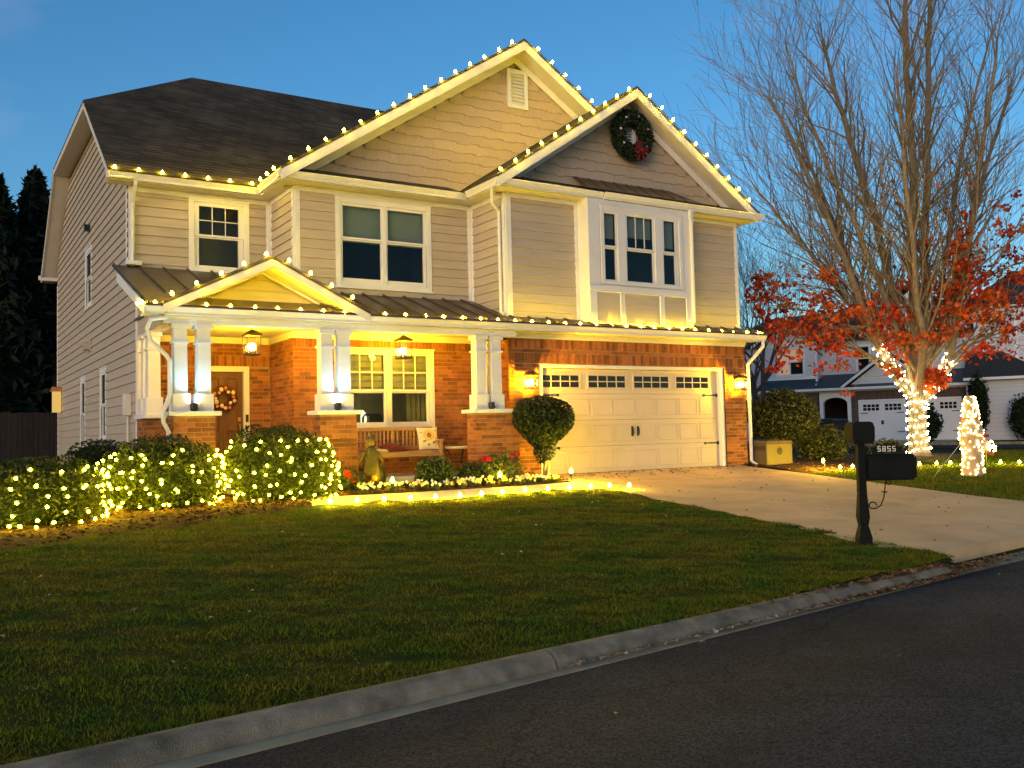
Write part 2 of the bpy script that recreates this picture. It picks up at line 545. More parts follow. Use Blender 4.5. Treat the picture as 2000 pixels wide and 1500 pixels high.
class MB:
    def __init__(s):
        s.v, s.f = [], []

    def add(s, vs, fs):
        o = len(s.v)
        s.v += [tuple(p) for p in vs]
        s.f += [tuple(i + o for i in f) for f in fs]
        return s

    def box(s, x0, x1, y0, y1, z0, z1):
        x0, x1 = sorted((x0, x1)); y0, y1 = sorted((y0, y1)); z0, z1 = sorted((z0, z1))
        return s.hexa([(x0, y0, z0), (x1, y0, z0), (x1, y1, z0), (x0, y1, z0),
                       (x0, y0, z1), (x1, y0, z1), (x1, y1, z1), (x0, y1, z1)])

    def hexa(s, p):
        return s.add(p, [(0, 3, 2, 1), (4, 5, 6, 7), (0, 1, 5, 4), (1, 2, 6, 5), (2, 3, 7, 6), (3, 0, 4, 7)])

    def slab(s, poly, ext):
        """planar polygon pushed along a vector"""
        n = len(poly)
        e = Vector(ext)
        a = [Vector(p) for p in poly]
        b = [p + e for p in a]
        return s.add(a + b, [tuple(range(n))[::-1], tuple(range(n, 2 * n))] +
                     [(i, (i + 1) % n, n + (i + 1) % n, n + i) for i in range(n)])

    def tube(s, path, r, n=6, cap=True, flat=1.0):
        path = [Vector(p) for p in path]
        rs = r if isinstance(r, (list, tuple)) else [r] * len(path)
        vs, fs = [], []
        ref = None
        for i, p in enumerate(path):
            d = (path[min(i + 1, len(path) - 1)] - path[max(i - 1, 0)])
            d = d.normalized() if d.length > 1e-9 else Vector((0, 0, 1))
            if ref is None:
                ref = Vector((0, 0, 1)) if abs(d.z) < 0.9 else Vector((1, 0, 0))
            a = d.cross(ref)
            if a.length < 1e-6:
                a = d.orthogonal()
            a.normalize()
            b = a.cross(d).normalized()
            ref = b
            for k in range(n):
                t = 2 * math.pi * k / n
                vs.append(p + a * (rs[i] * math.cos(t)) + b * (rs[i] * flat * math.sin(t)))
        m = len(path)
        for i in range(m - 1):
            for k in range(n):
                fs.append((i * n + k, i * n + (k + 1) % n, (i + 1) * n + (k + 1) % n, (i + 1) * n + k))
        if cap:
            fs.append(tuple(range(n))[::-1])
            fs.append(tuple(range((m - 1) * n, m * n)))
        return s.add(vs, fs)

    def lathe(s, prof, c=(0, 0, 0), n=10, ax='z', rot=None):
        vs, fs = [], []
        for r, h in prof:
            for k in range(n):
                t = 2 * math.pi * k / n
                v = Vector((r * math.cos(t), r * math.sin(t), h))
                if ax == 'y':
                    v = Vector((v.x, v.z, v.y))
                if rot:
                    v.rotate(rot)
                vs.append(v + Vector(c))
        m = len(prof)
        for i in range(m - 1):
            for k in range(n):
                fs.append((i * n + k, i * n + (k + 1) % n, (i + 1) * n + (k + 1) % n, (i + 1) * n + k))
        fs.append(tuple(range(n))[::-1])
        fs.append(tuple(range((m - 1) * n, m * n)))
        return s.add(vs, fs)

    def ball(s, c, r, n=8, m=5, sq=(1, 1, 1)):
        prof = [(max(1e-4, math.sin(math.pi * i / m)) * r, -math.cos(math.pi * i / m) * r) for i in range(m + 1)]
        o = len(s.v)
        s.lathe(prof, (0, 0, 0), n)
        for i in range(o, len(s.v)):
            x, y, z = s.v[i]
            s.v[i] = (x * sq[0] + c[0], y * sq[1] + c[1], z * sq[2] + c[2])
        return s

    def mesh(s, name, material, smooth=False):
        me = bpy.data.meshes.new(name)
        me.from_pydata(s.v, [], s.f)
        me.materials.append(MATS[material] if isinstance(material, str) else material)
        if smooth:
            me.shade_smooth()
        me.update()
        return me

    def build(s, name, material, parent=None, smooth=False, bevel=0.0, kind=None):
        o = bpy.data.objects.new(name, s.mesh(name, material, smooth))
        link(o, parent)
        if bevel:
            b = o.modifiers.new('bevel', 'BEVEL')
            b.width = bevel
            b.segments = 2
            b.limit_method = 'ANGLE'
        if kind:
            o['kind'] = kind
        return o


def fast_mesh(name, verts, k, material, rnd=None):
    """many loose faces of k corners each; verts is (N*k, 3); rnd one value per face"""
    n = len(verts) // k
    me = bpy.data.meshes.new(name)
    me.vertices.add(n * k)
    me.vertices.foreach_set('co', np.ascontiguousarray(verts, dtype=np.float32).ravel())
    me.loops.add(n * k)
    me.loops.foreach_set('vertex_index', np.arange(n * k, dtype=np.int32))
    me.polygons.add(n)
    me.polygons.foreach_set('loop_start', np.arange(0, n * k, k, dtype=np.int32))
    me.update(calc_edges=True)
    me.materials.append(MATS[material])
    if rnd is not None:
        a = me.attributes.new('rnd', 'FLOAT', 'POINT')
        a.data.foreach_set('value', np.repeat(np.asarray(rnd, dtype=np.float32), k))
    return me


def leaves(name, material, parent, pts, size, up=None, aspect=0.55, kind=None, jitter=1.0):
    """leaf-sized diamond faces at the given points, facing every way (or mostly along 'up')"""
    pts = np.asarray(pts, dtype=np.float64)
    n = len(pts)
    d = RNG.normal(size=(n, 3))
    d /= np.linalg.norm(d, axis=1)[:, None]
    if up is not None:
        d = np.asarray(up) + d * jitter
        d /= np.linalg.norm(d, axis=1)[:, None]
    a = np.cross(d, RNG.normal(size=(n, 3)))
    a /= np.linalg.norm(a, axis=1)[:, None]
    b = np.cross(d, a)
    s = size * RNG.uniform(0.65, 1.3, size=(n, 1))
    fold = d * s * 0.18
    v = np.stack([pts - a * s * 0.5, pts + b * s * aspect * 0.5 + fold, pts + a * s * 0.5, pts - b * s * aspect * 0.5 + fold], axis=1)
    me = fast_mesh(name, v.reshape(-1, 3), 4, material, RNG.random(n))
    o = bpy.data.objects.new(name, me)
    link(o, parent)
    if kind:
        o['kind'] = kind
    return o


def vnoise(p, f, seed=0):
    """cheap smooth lumps"""
    p = np.asarray(p)
    r = np.random.default_rng(seed)
    o = np.zeros(len(p))
    for i in range(6):
        k = r.normal(size=3) * f * (1 + 0.5 * i)
        o += np.sin(p @ k + r.uniform(0, 6.28)) / (1 + 0.5 * i)
    return o / 2.6


def shell(c, rad, n, thick=0.25, lump=0.12, f=3.0, seed=1, zmin=None, power=2.0):
    """points in the outer layer of a lumpy rounded mass"""
    d = RNG.normal(size=(n, 3))
    d /= np.linalg.norm(d, axis=1)[:, None]
    if power != 2.0:
        q = np.sum(np.abs(d) ** power, axis=1) ** (1 / power)
        d = d / q[:, None]
    k = 1 + lump * vnoise(d, f, seed)
    t = 1 - thick * RNG.random(n) ** 2
    p = np.asarray(c) + d * (k * t)[:, None] * np.asarray(rad)
    if zmin is not None:
        p = p[p[:, 2] > zmin]
    return p


def gz(x, y):
    """height of the ground: level at the house, falling to the street"""
    z = 0.08 * min(y, 0.0)
    return max(z, -0.74)

# ================================================================== THE SETTING
def kerb_y(x):                      # back edge of the kerb
    return -9.64 + 0.120 * (x + 10.98)


def road_y(x):                      # where the asphalt starts
    return -9.985 + 0.140 * (x + 10.16)


def sheet(name, material, xs, ys, zf, kind='structure', keep=None):
    b = MB()
    nx, ny = len(xs), len(ys)
    b.v = [(x, y, zf(x, y)) for y in ys for x in xs]
    for j in range(ny - 1):
        for i in range(nx - 1):
            if keep is None or keep((xs[i] + xs[i + 1]) / 2, (ys[j] + ys[j + 1]) / 2):
                b.f.append((j * nx + i, j * nx + i + 1, (j + 1) * nx + i + 1, (j + 1) * nx + i))
    return b.build(name, material, smooth=True, kind=kind)


def ground_z(x, y):
    if y > kerb_y(x) + 0.02:
        return gz(x, y) - 0.02
    if y > kerb_y(x) - 9.5:
        return -1.0
    return -0.78


_xs = [-400, -150, -60, -30] + [-20 + 1.0 * i for i in range(41)] + [25, 32, 45, 70, 150, 400]
_ys = [-400, -120, -50, -30, -24, -21] + [-20 + 0.5 * i for i in range(41)] + [2, 5, 10, 20, 40, 80, 150, 400]
sheet('ground', 'grass_ground', _xs, _ys, ground_z)

# the lawn proper: finer, gently uneven, cut along the kerb
_lx = list(np.linspace(-16, -1.45, 60))


def lawn_bump(p):
    q = np.asarray(p)[:, :2]
    q = np.concatenate([q, np.zeros((len(q), 1))], 1)
    return 0.022 * vnoise(q, 2.6, 5) + 0.015 * vnoise(q, 7.5, 6)


def lawn_sheet(name, x0, x1, nx, y1, edge_in=0.0):
    b = MB()
    xs = np.linspace(x0, x1, nx)
    ny = 90
    pts = []
    for j in range(ny):
        for x in xs:
            ya = kerb_y(x) + 0.015
            y = ya + (y1 - ya) * j / (ny - 1)
            pts.append((x, y))
    wob = lawn_bump(pts)
    for i, p in enumerate(pts):
        e = 0.02 if i >= nx else -0.03
        b.v.append((p[0], p[1], gz(*p) + wob[i] + e - 0.012))
    for j in range(ny - 1):
        for i in range(nx - 1):
            b.f.append((j * nx + i, j * nx + i + 1, (j + 1) * nx + i + 1, (j + 1) * nx + i))
    return b.build(name, 'grass_ground', smooth=True, kind='structure')


lawn_sheet('lawn', -16, -1.42, 150, -1.9)

# road with a slight crown, wide enough to run under the camera and beyond
b = MB()
_rx = [-120, -60, -30, -20] + [-16 + i for i in range(41)] + [32, 50, 90]
_off = [0, -0.6, -1.5, -3, -4.5, -6, -7.5, -9]
_crown = [0, 0.012, 0.03, 0.055, 0.06, 0.05, 0.02, 0]
for o_, c_ in zip(_off, _crown):
    for x in _rx:
        b.v.append((x, road_y(x) + o_, -0.80 + c_))
_n = len(_rx)
for j in range(len(_off) - 1):
    for i in range(_n - 1):
        b.f.append((j * _n + i, j * _n + i + 1, (j + 1) * _n + i + 1, (j + 1) * _n + i))
b.build('road', 'asphalt', smooth=True, kind='structure')

# kerb and gutter, in cast lengths with open joints
kerb = bpy.data.objects.new('kerb', None)
COL.objects.link(kerb)
kerb['kind'] = 'structure'
_joints = [-22, -18.5, -14.9, -11.02, -7.55, -4.35, -1.9]
for a, e in zip(_joints[:-1], _joints[1:]):
    for nm, prof, mt in (('kerb_stone', [(0.0, -0.95), (0.0, -0.725), (0.03, -0.704), (0.10, -0.700), (0.16, -0.712), (0.205, -0.745), (0.235, -0.79), (0.26, -0.95)], 'kerb_concrete'),
                         ('gutter_pan', [(0.25, -0.95), (0.25, -0.806), (None, -0.797), (None, -0.95)], 'gutter_pan')):
        b = MB()
        n_ = len(prof)
        k_ = 7
        for q in range(k_):
            x = a + 0.008 + (e - a - 0.016) * q / (k_ - 1)
            w_ = kerb_y(x) - road_y(x)
            for d, z in prof:
                dd = (w_ - 0.004) if d is None else d
                b.v.append((x, kerb_y(x) - dd, z))
        for q in range(k_ - 1):
            for i in range(n_):
                b.f.append((q * n_ + i, q * n_ + (i + 1) % n_, (q + 1) * n_ + (i + 1) % n_, (q + 1) * n_ + i))
        b.f.append(tuple(range(n_))[::-1])
        b.f.append(tuple((k_ - 1) * n_ + i for i in range(n_)))
        b.build(nm, mt, kerb, smooth=False)
# the dropped kerb across the driveway mouth and the kerb beyond it
for a, e, h in ((-1.88, 1.2, -0.765), (1.22, 4.6, -0.765), (4.62, 9.0, -0.70), (9.02, 14.0, -0.70), (14.02, 22.0, -0.70)):
    b = MB()
    prof = [(0.0, -0.95), (0.0, h - 0.01), (0.08, h), (0.20, h - 0.02), (0.27, -0.80), (0.42, -0.795), (0.42, -0.95)]
    n_ = len(prof)
    for q in range(5):
        x = a + (e - a) * q / 4
        w_ = kerb_y(x) - road_y(x)
        for d, z in prof:
            b.v.append((x, kerb_y(x) - min(d, w_ - 0.003 if d > 0.4 else d), z))
    for q in range(4):
        for i in range(n_):
            b.f.append((q * n_ + i, q * n_ + (i + 1) % n_, (q + 1) * n_ + (i + 1) % n_, (q + 1) * n_ + i))
    b.f.append(tuple(range(n_))[::-1]); b.f.append(tuple(4 * n_ + i for i in range(n_)))
    b.build('kerb_stone', 'kerb_concrete', kerb)

# driveway: cast slabs with open joints
drive = bpy.data.objects.new('driveway', None)
COL.objects.link(drive)
drive['kind'] = 'structure'
_dy = [0.10, -1.75, -3.55, -5.45, -8.32]
_dx = [-1.38, 1.30, 3.95]
for j in range(4):
    for i in range(2):
        y1, y0 = _dy[j] - 0.013, _dy[j + 1] + 0.013
        x0, x1 = _dx[i] + (0.010 if i else 0), _dx[i + 1] - (0 if i else 0.010)
        xa = x0 - (0.42 if (j == 3 and i == 0) else 0)
        xb = x1 + (0.5 if (j == 3 and i == 1) else 0)
        if j == 3:
            ya, yb = kerb_y(xa) + 0.28, kerb_y(xb) + 0.05
        else:
            ya = yb = y0
        b = MB()
        zz = lambda y: 0.08 * min(y, 0) + 0.012
        b.hexa([(xa, ya, -1.1), (xb, yb, -1.1), (x1, y1, -1.1), (x0, y1, -1.1),
                (xa, ya, zz(ya)), (xb, yb, zz(yb)), (x1, y1, zz(y1)), (x0, y1, zz(y1))])
        b.build('concrete_slab', 'concrete', drive)

# walkway from the driveway to the porch, gently curved front edge
walk = bpy.data.objects.new('walkway', None)
COL.objects.link(walk)
walk['kind'] = 'structure'
_wx = [-1.40, -2.55, -3.70, -4.85, -5.95, -6.75]
_wf = [-1.98, -1.90, -1.93, -1.98, -1.93, -1.62]
_wb = [-1.10, -1.16, -1.18, -1.18, -1.12, -0.85]
for i in range(5):
    b = MB()
    x1, x0 = _wx[i] - 0.006, _wx[i + 1] + 0.006
    zz = lambda y: 0.08 * y + 0.016
    P = [(x0, _wf[i + 1]), (x1, _wf[i]), (x1, _wb[i]), (x0, _wb[i + 1])]
    b.hexa([(x, y, -0.5) for x, y in P] + [(x, y, zz(y)) for x, y in P])
    b.build('concrete_slab', 'walkway_concrete', walk)
b = MB()
b.hexa([(-7.35, -0.85, -0.5), (-6.2, -0.85, -0.5), (-6.2, -0.28, -0.5), (-7.35, -0.28, -0.5),
        (-7.35, -0.85, -0.045), (-6.2, -0.85, -0.045), (-6.2, -0.28, -0.01), (-7.35, -0.28, -0.01)])
b.build('concrete_slab', 'walkway_concrete', walk)

# planting beds
def bed(name, front, back):
    b = MB()
    for (xf, yf), (xb, yb) in zip(front, back):
        for t in (0, 0.08, 0.35, 0.7, 1):
            x, y = xf + (xb - xf) * t, yf + (yb - yf) * t
            b.v.append((x, y, gz(x, y) + (-0.02 if t == 0 else 0.035 + 0.02 * math.sin(7 * x + 5 * y))))
    n = len(front)
    for i in range(n - 1):
        for k in range(4):
            b.f.append((i * 5 + k, (i + 1) * 5 + k, (i + 1) * 5 + k + 1, i * 5 + k + 1))
    return b.build(name, 'mulch_base', smooth=True, kind='structure')


bed('hedge_bed', [(-16, -4.4), (-13, -4.1), (-10.7, -3.70), (-9.8, -3.35), (-9.0, -3.0), (-8.2, -2.62), (-7.4, -2.26), (-6.85, -2.02), (-6.55, -1.75)],
    [(-16, 1.0), (-13, 1.0), (-10.7, 1.0), (-9.8, 1.0), (-9.0, 1.0), (-8.4, -0.3), (-7.5, -0.3), (-7.2, -0.8), (-6.7, -0.95)])
bed('flower_bed', [(-6.1, -1.13), (-5.4, -1.15), (-4.6, -1.17), (-3.7, -1.17), (-2.6, -1.15), (-1.8, -1.10), (-1.4, -1.08)],
    [(-6.1, -0.28), (-5.4, -0.28), (-4.6, -0.28), (-3.7, -0.28), (-2.6, -0.28), (-1.8, -0.03), (-1.4, -0.03)])
bed('side_bed', [(4.0, -1.6), (4.6, -1.75), (5.6, -1.7), (6.8, -1.5), (8.2, -1.0), (9.2, -0.9), (10.4, -1.1), (11.6, -0.6)],
    [(4.0, 3.0), (4.6, 3.0), (5.6, 3.0), (6.8, 3.0), (8.2, 3.0), (9.2, 2.6), (10.4, 2.3), (11.6, 1.4)])

# ================================================================== THE HOUSE
XL, XM, XR_, XE = -8.32, -5.733, -2.06, 4.02           # wall corners, left to right
YL, YM, YR = 2.69, 1.314, 0.0                          # the three steps of the upper front
ZE = 5.57                                              # upper gutter lip
OV = 0.41
YB = 13.7                                              # rear wall
house = thing('house', 'two-storey tan sided house with brick ground floor and lights along its roof edges', 'house', (-2.0, 5.0, 0.0))


def PT(pl, u, d, z):
    return (u, pl[1] - d, z) if pl[0] == 'f' else (pl[1] - d, u, z)


def pbox(b, pl, u0, u1, d0, d1, z0, z1):
    p, q = PT(pl, u0, d0, z0), PT(pl, u1, d1, z1)
    return b.box(p[0], q[0], p[1], q[1], p[2], q[2])


def cells(u0, u1, z0, z1, ops):
    us = sorted({u0, u1} | {min(max(o[i], u0), u1) for o in ops for i in (0, 1)})
    zs = sorted({z0, z1} | {min(max(o[i], z0), z1) for o in ops for i in (2, 3)})
    for i in range(len(us) - 1):
        for j in range(len(zs) - 1):
            cu, cz = (us[i] + us[i + 1]) / 2, (zs[j] + zs[j + 1]) / 2
            if us[i + 1] - us[i] < 1e-4 or zs[j + 1] - zs[j] < 1e-4:
                continue
            if not any(o[0] < cu < o[1] and o[2] < cz < o[3] for o in ops):
                yield us[i], us[i + 1], zs[j], zs[j + 1]


def wall_core(pl, u0, u1, z0, z1, ops=(), th=0.12, m='mortar', parent=None):
    b = MB()
    for a, c, e, g in cells(u0, u1, z0, z1, list(ops)):
        pbox(b, pl, a, c, -th, 0.0, e, g)
    return b.build('wall', m, parent or house)


def siding(pl, u0, u1, z0, z1, ops=(), clip=None, expo=0.175, parent=None, m='siding', name='siding_board', gap=0.0):
    z = z0
    while z < z1 - 0.02:
        zt = min(z + expo, z1)
        a0, a1 = (u0, u1), (u0, u1)
        if clip:
            a0, a1 = clip(z), clip(zt)
            if a0 is None or a1 is None or a0[1] - a0[0] < 0.05:
                break
        cuts = [(o[0], o[1]) for o in ops if o[2] < (z + zt) / 2 < o[3]]
        segs, cur = [], None
        lo = min(a0[0], a1[0])
        hi = max(a0[1], a1[1])
        pts = [lo]
        for c0, c1 in sorted(cuts):
            pts += [c0, c1]
        pts.append(hi)
        for k in range(0, len(pts), 2):
            s0, s1 = pts[k], pts[k + 1]
            if s1 - s0 < 0.03:
                continue
            bl, br, tl, tr = s0, s1, s0, s1
            if s0 == lo:
                bl, tl = a0[0], a1[0]
            if s1 == hi:
                br, tr = a0[1], a1[1]
            if tr - tl < 0.01:
                tl = tr = (tl + tr) / 2
            b = MB()
            b.hexa([PT(pl, bl, 0.032, z), PT(pl, br, 0.032, z), PT(pl, br, -0.002, z), PT(pl, bl, -0.002, z),
                    PT(pl, tl, 0.004, zt + 0.004), PT(pl, tr, 0.004, zt + 0.004), PT(pl, tr, -0.002, zt + 0.004), PT(pl, tl, -0.002, zt + 0.004)])
            b.build(name, m, parent or house)
        z = zt


BRICKS = []          # (plane, u, z, length, height) of every brick


def brickwork(pl, u0, u1, z0, z1, ops=(), soldiers=()):
    """running bond; 'soldiers' are bands (z0, z1) of bricks on end"""
    bl, bh, mj = 0.203, 0.0625, 0.0105
    rows = []
    z = z0
    for sz0, sz1 in sorted(soldiers):
        while z + bh * 0.6 < sz0:
            rows.append((z, min(z + bh, sz0 - mj), False)); z += bh + mj
        rows.append((sz0, sz1 - mj, True)); z = sz1
    while z + bh * 0.6 < z1:
        rows.append((z, min(z + bh, z1), False)); z += bh + mj
    for k, (za, zb, sold) in enumerate(rows):
        L = bh if sold else bl
        u = u0 - (0 if sold or k % 2 == 0 else L / 2)
        while u < u1:
            a, c = max(u, u0), min(u + L, u1)
            u += L + mj
            parts = [(a, c)]
            for o in ops:
                if o[2] < zb - 0.01 and o[3] > za + 0.01:
                    nxt = []
                    for p, q in parts:
                        if o[1] <= p or o[0] >= q:
                            nxt.append((p, q))
                        else:
                            if o[0] - p > 0.03: nxt.append((p, o[0]))
                            if q - o[1] > 0.03: nxt.append((o[1], q))
                    parts = nxt
            for p, q in parts:
                if q - p > 0.025:
                    BRICKS.append((pl, p, za, q - p, zb - za))


def lay_bricks():
    full = [t for t in BRICKS if abs(t[3] - 0.203) < 1e-3 and abs(t[4] - 0.0625) < 1e-3 and t[0][0] == 'f']
    want = []
    for t in full:                                     # the ones seen largest and clearest
        x, z = t[1], t[2]
        if t[0][1] == 0.0 and (x < -1.5 or x > 3.6):
            want.append(t)
        elif abs(t[0][1] - 1.2) < 1e-6 and x > -3.05 and z > 1.0:
            want.append(t)
        elif abs(t[0][1] - 1.2) < 1e-6 and x < -4.95 and z > 1.2:
            want.append(t)
    want = want[:300]
    ws = set(want)
    u = MB().box(0, 0.203, -0.007, 0.03, 0, 0.0625)
    me = u.mesh('brick', 'brick')
    for pl, a, z, L, H in want:
        put('brick', me, house, (a, pl[1], z))
    vs, rn = [], []
    fi = [(0, 3, 2, 1), (4, 5, 6, 7), (0, 1, 5, 4), (1, 2, 6, 5), (2, 3, 7, 6), (3, 0, 4, 7)]
    for t in BRICKS:
        if t in ws:
            continue
        pl, a, z, L, H = t
        j = random.uniform(-0.0015, 0.0015)
        p = [PT(pl, a, 0.007 + j, z), PT(pl, a + L, 0.007 + j, z), PT(pl, a + L, -0.03, z), PT(pl, a, -0.03, z),
             PT(pl, a, 0.007 + j, z + H), PT(pl, a + L, 0.007 + j, z + H), PT(pl, a + L, -0.03, z + H), PT(pl, a, -0.03, z + H)]
        for f in fi:
            vs += [p[i] for i in f]
            rn.append(random.random() if f == fi[0] else None)
    r_, last = [], 0
    for x in rn:
        if x is not None:
            last = x
        r_.append(last)
    me = fast_mesh('brickwork', np.array(vs), 4, 'brick', r_)
    o = bpy.data.objects.new('brickwork', me)
    link(o, house)
    o['kind'] = 'stuff'


def board(name, pl, u0, u1, d0, d1, z0, z1, m='trim', parent=None, bevel=0.004):
    b = MB()
    pbox(b, pl, u0, u1, d0, d1, z0, z1)
    return b.build(name, m, parent or house, bevel=bevel)


# ------------------------------------------------------------------ windows
def window(pl, u0, u1, z0, z1, units, zmid, tw=0.10, cols=3, rows=2, blind=0.0, room='room_dark_tint', blind_m='blind', depth=0.9,
           g0=None, g1=None, sill=True, parent=None, grid=True, glassm='pane_glass', proud=0.035):
    """cased window; units = glass spans; parts: casing, sash, muntin, pane, blind"""
    P_ = parent or house
    g0 = z0 + tw + 0.05 if g0 is None else g0
    g1 = z1 - tw - 0.05 if g1 is None else g1
    w = MB()
    pbox(w, pl, u0, u0 + tw, 0, proud, z0, z1)
    pbox(w, pl, u1 - tw, u1, 0, proud, z0, z1)
    pbox(w, pl, u0 + tw, u1 - tw, 0, proud, z1 - tw, z1)
    pbox(w, pl, u0 + tw, u1 - tw, 0, proud, z0, z0 + tw * 0.75)
    for (a, c), (e, g) in zip(units[:-1], units[1:]):
        pbox(w, pl, c + 0.04, e - 0.04, -0.04, proud - 0.004, z0 + tw * 0.75, z1 - tw)
    pbox(w, pl, u0 - 0.012, u1 + 0.012, 0, proud + 0.012, z1 + 0.001, z1 + 0.03)
    if sill:
        pbox(w, pl, u0 - 0.02, u1 + 0.02, 0, proud + 0.03, z0 - 0.035, z0 - 0.001)
    win = w.build('window', 'trim', P_, bevel=0.004)
    lo, hi = z0 + tw * 0.75, z1 - tw
    for q, (a, c) in enumerate(units):
        s0 = u0 + tw if q == 0 else a - 0.04
        s1 = u1 - tw if q == len(units) - 1 else c + 0.04
        b = MB()                                          # upper sash, in front of the lower one
        for (x0, x1, y0, y1, d0, d1) in ((s0, a, zmid, hi, -0.03, 0.012), (c, s1, zmid, hi, -0.03, 0.012), (a, c, g1, hi, -0.03, 0.012), (a, c, zmid - 0.005, zmid + 0.03, -0.03, 0.012),
                                        (s0, a, lo, zmid, -0.06, -0.012), (c, s1, lo, zmid, -0.06, -0.012), (a, c, lo, g0, -0.06, -0.012), (a, c, zmid - 0.035, zmid - 0.006, -0.06, -0.012)):
            if y1 - y0 > 0.002 and x1 - x0 > 0.002:
                pbox(b, pl, x0, x1, d0, d1, y0, y1)
        b.build('sash', 'trim', win)
        for (y0, y1, d) in ((zmid + 0.03, g1, -0.012), (g0, zmid - 0.035, -0.04)):
            p = MB()
            pbox(p, pl, a, c, d - 0.003, d, y0, y1)
            p.build('pane', glassm, win)
        if grid:
            for k in range(1, cols):
                x = a + (c - a) * k / cols
                m_ = MB()
                pbox(m_, pl, x - 0.008, x + 0.008, -0.009, 0.004, zmid + 0.03, g1)
                m_.build('muntin', 'trim', win)
            for k in range(1, rows):
                y = zmid + 0.03 + (g1 - zmid - 0.03) * k / rows
                for kk in range(cols):
                    m_ = MB()
                    x0_ = a + (c - a) * kk / cols + (0.009 if kk else 0)
                    x1_ = a + (c - a) * (kk + 1) / cols - (0.009 if kk < cols - 1 else 0)
                    pbox(m_, pl, x0_, x1_, -0.009, 0.003, y - 0.008, y + 0.008)
                    m_.build('muntin', 'trim', win)
        if blind:
            m_ = MB()
            zb = hi - (hi - lo) * blind
            z = hi
            while z > zb:                               # folded slats
                p0, p1 = PT(pl, a - 0.03, -0.085, z), PT(pl, c + 0.03, -0.085, z)
                q0, q1 = PT(pl, a - 0.03, -0.10, z - 0.034), PT(pl, c + 0.03, -0.10, z - 0.034)
                m_.add([p0, p1, q1, q0], [(0, 1, 2, 3)])
                z -= 0.034 if blind_m == 'blind' else 0.12
                if blind_m != 'blind':
                    r0, r1 = PT(pl, a - 0.03, -0.085, z), PT(pl, c + 0.03, -0.085, z)
                    m_.add([q0, q1, r1, r0], [(0, 1, 2, 3)])
            m_.build('blind', blind_m, win)
    r = MB()                                              # the room behind, open to the front
    t = 0.02
    for (a, c, d0, d1, e, g) in ((u0, u1, -depth, -depth - t, z0, z1), (u0 - t, u0, -depth, -0.121, z0, z1), (u1, u1 + t, -depth, -0.121, z0, z1),
                                 (u0, u1, -depth, -0.121, z0 - t, z0), (u0, u1, -depth, -0.121, z1, z1 + t)):
        pbox(r, pl, a, c, d0, d1, e, g)
    r.build('room_shell', room, win)
    return win


FL, FM, FR = ('f', YL), ('f', YM), ('f', YR)
BAYF = ('f', -0.35)
SIDE = ('l', XL)
WL = (-7.28, -6.16, 3.99, 5.37)
WM = (-4.96, -2.98, 3.63, 5.31)
WB = (-0.08, 2.07, 3.74, 5.29)
PW = (-4.95, -3.03, 0.99, 2.46)


def inset(o, t=0.06):
    return (o[0] + t, o[1] - t, o[2] + t, o[3] - t)


window(FL, *WL, units=[(-7.09, -6.36)], zmid=4.64, g0=4.09, g1=5.20, blind=0.0, room='room_lit_tint')  # no lamp inside: olive room colour stands in for the warm reflection
window(FM, *WM, units=[(-4.81, -4.04), (-3.90, -3.14)], zmid=4.54, g0=3.80, g1=5.16, blind=0.47, cols=3, rows=2, grid=False)

# upper walls
ZS, ZT = 3.02, 5.43
wall_core(FL, XL, XM, 3.5, ZT, [inset(WL)], m='siding')
wall_core(FM, XM, XR_, 3.2, ZT, [inset(WM)], m='siding')
wall_core(FR, XR_, XE, 2.95, ZT, [(-0.30, 2.25, 3.62, 5.40)], m='siding')
wall_core(('l', XM), YM + 0.12, YL, 3.2, ZT, m='siding')
wall_core(('l', XR_), YR + 0.12, YM, 2.95, ZT, m='siding')
siding(FL, XL + 0.10, XM - 0.10, 3.86, 5.33, [inset(WL, 0.01)])
siding(FM, XM + 0.10, XR_ - 0.10, 3.42, 5.33, [inset(WM, 0.01)])
siding(('l', XM), YM + 0.02, YL - 0.1, 3.42, 5.33)
siding(('l', XR_), YR + 0.10, YM - 0.1, 3.06, 5.33)
siding(FR, XR_ + 0.12, -0.46, 2.98, 5.36, expo=0.175)
siding(FR, 2.30, XE - 0.10, 2.98, 5.36, expo=0.175)
# corner boards and friezes
for pl, u0, u1, z0 in ((FL, XL, XL + 0.10, 3.80), (FL, XM - 0.10, XM - 0.026, 3.90), (FM, XM, XM + 0.10, 3.42), (FM, XR_ - 0.10, XR_ - 0.026, 3.46), (FR, XR_, XR_ + 0.12, 3.0), (FR, XE - 0.10, XE, 3.02), (FR, -0.46, -0.385, 3.02),
                       (('l', XM), YL - 0.1, YL - 0.026, 3.9), (('l', XR_), YM - 0.1, YM - 0.026, 3.4), (('l', XR_), 0.002, 0.10, 3.05), (('l', XM), YM + 0.002, YM + 0.10, 3.45)):
    board('corner_board', pl, u0, u1, -0.001, 0.026, z0, ZT - 0.002)
for pl, u0, u1 in ((FL, XL + 0.101, XM - 0.101), (FM, XM + 0.101, XR_ - 0.101), (FR, XR_ + 0.121, -0.461), (FR, 2.31, XE - 0.101), (('l', XM), YM + 0.11, YL - 0.11), (('l', XR_), 0.11, YM - 0.11)):
    board('frieze_board', pl, u0, u1, 0.0, 0.028, 5.335, ZT - 0.002)

# ------------------------------------------------------------------ left side wall, up into the clipped gable
RS = 0.694                                                # main roof slope
ZCLIP = 7.62


def side_clip(z):
    ylo = 1.86 if z < 3.45 else YL
    yhi = YB
    if z > 5.36:
        ylo = max(ylo, 2.28 + (z + 0.16 - 5.55) / RS)
        yhi = min(yhi, 14.12 - (z + 0.16 - 5.55) / RS)
    return (ylo, yhi)


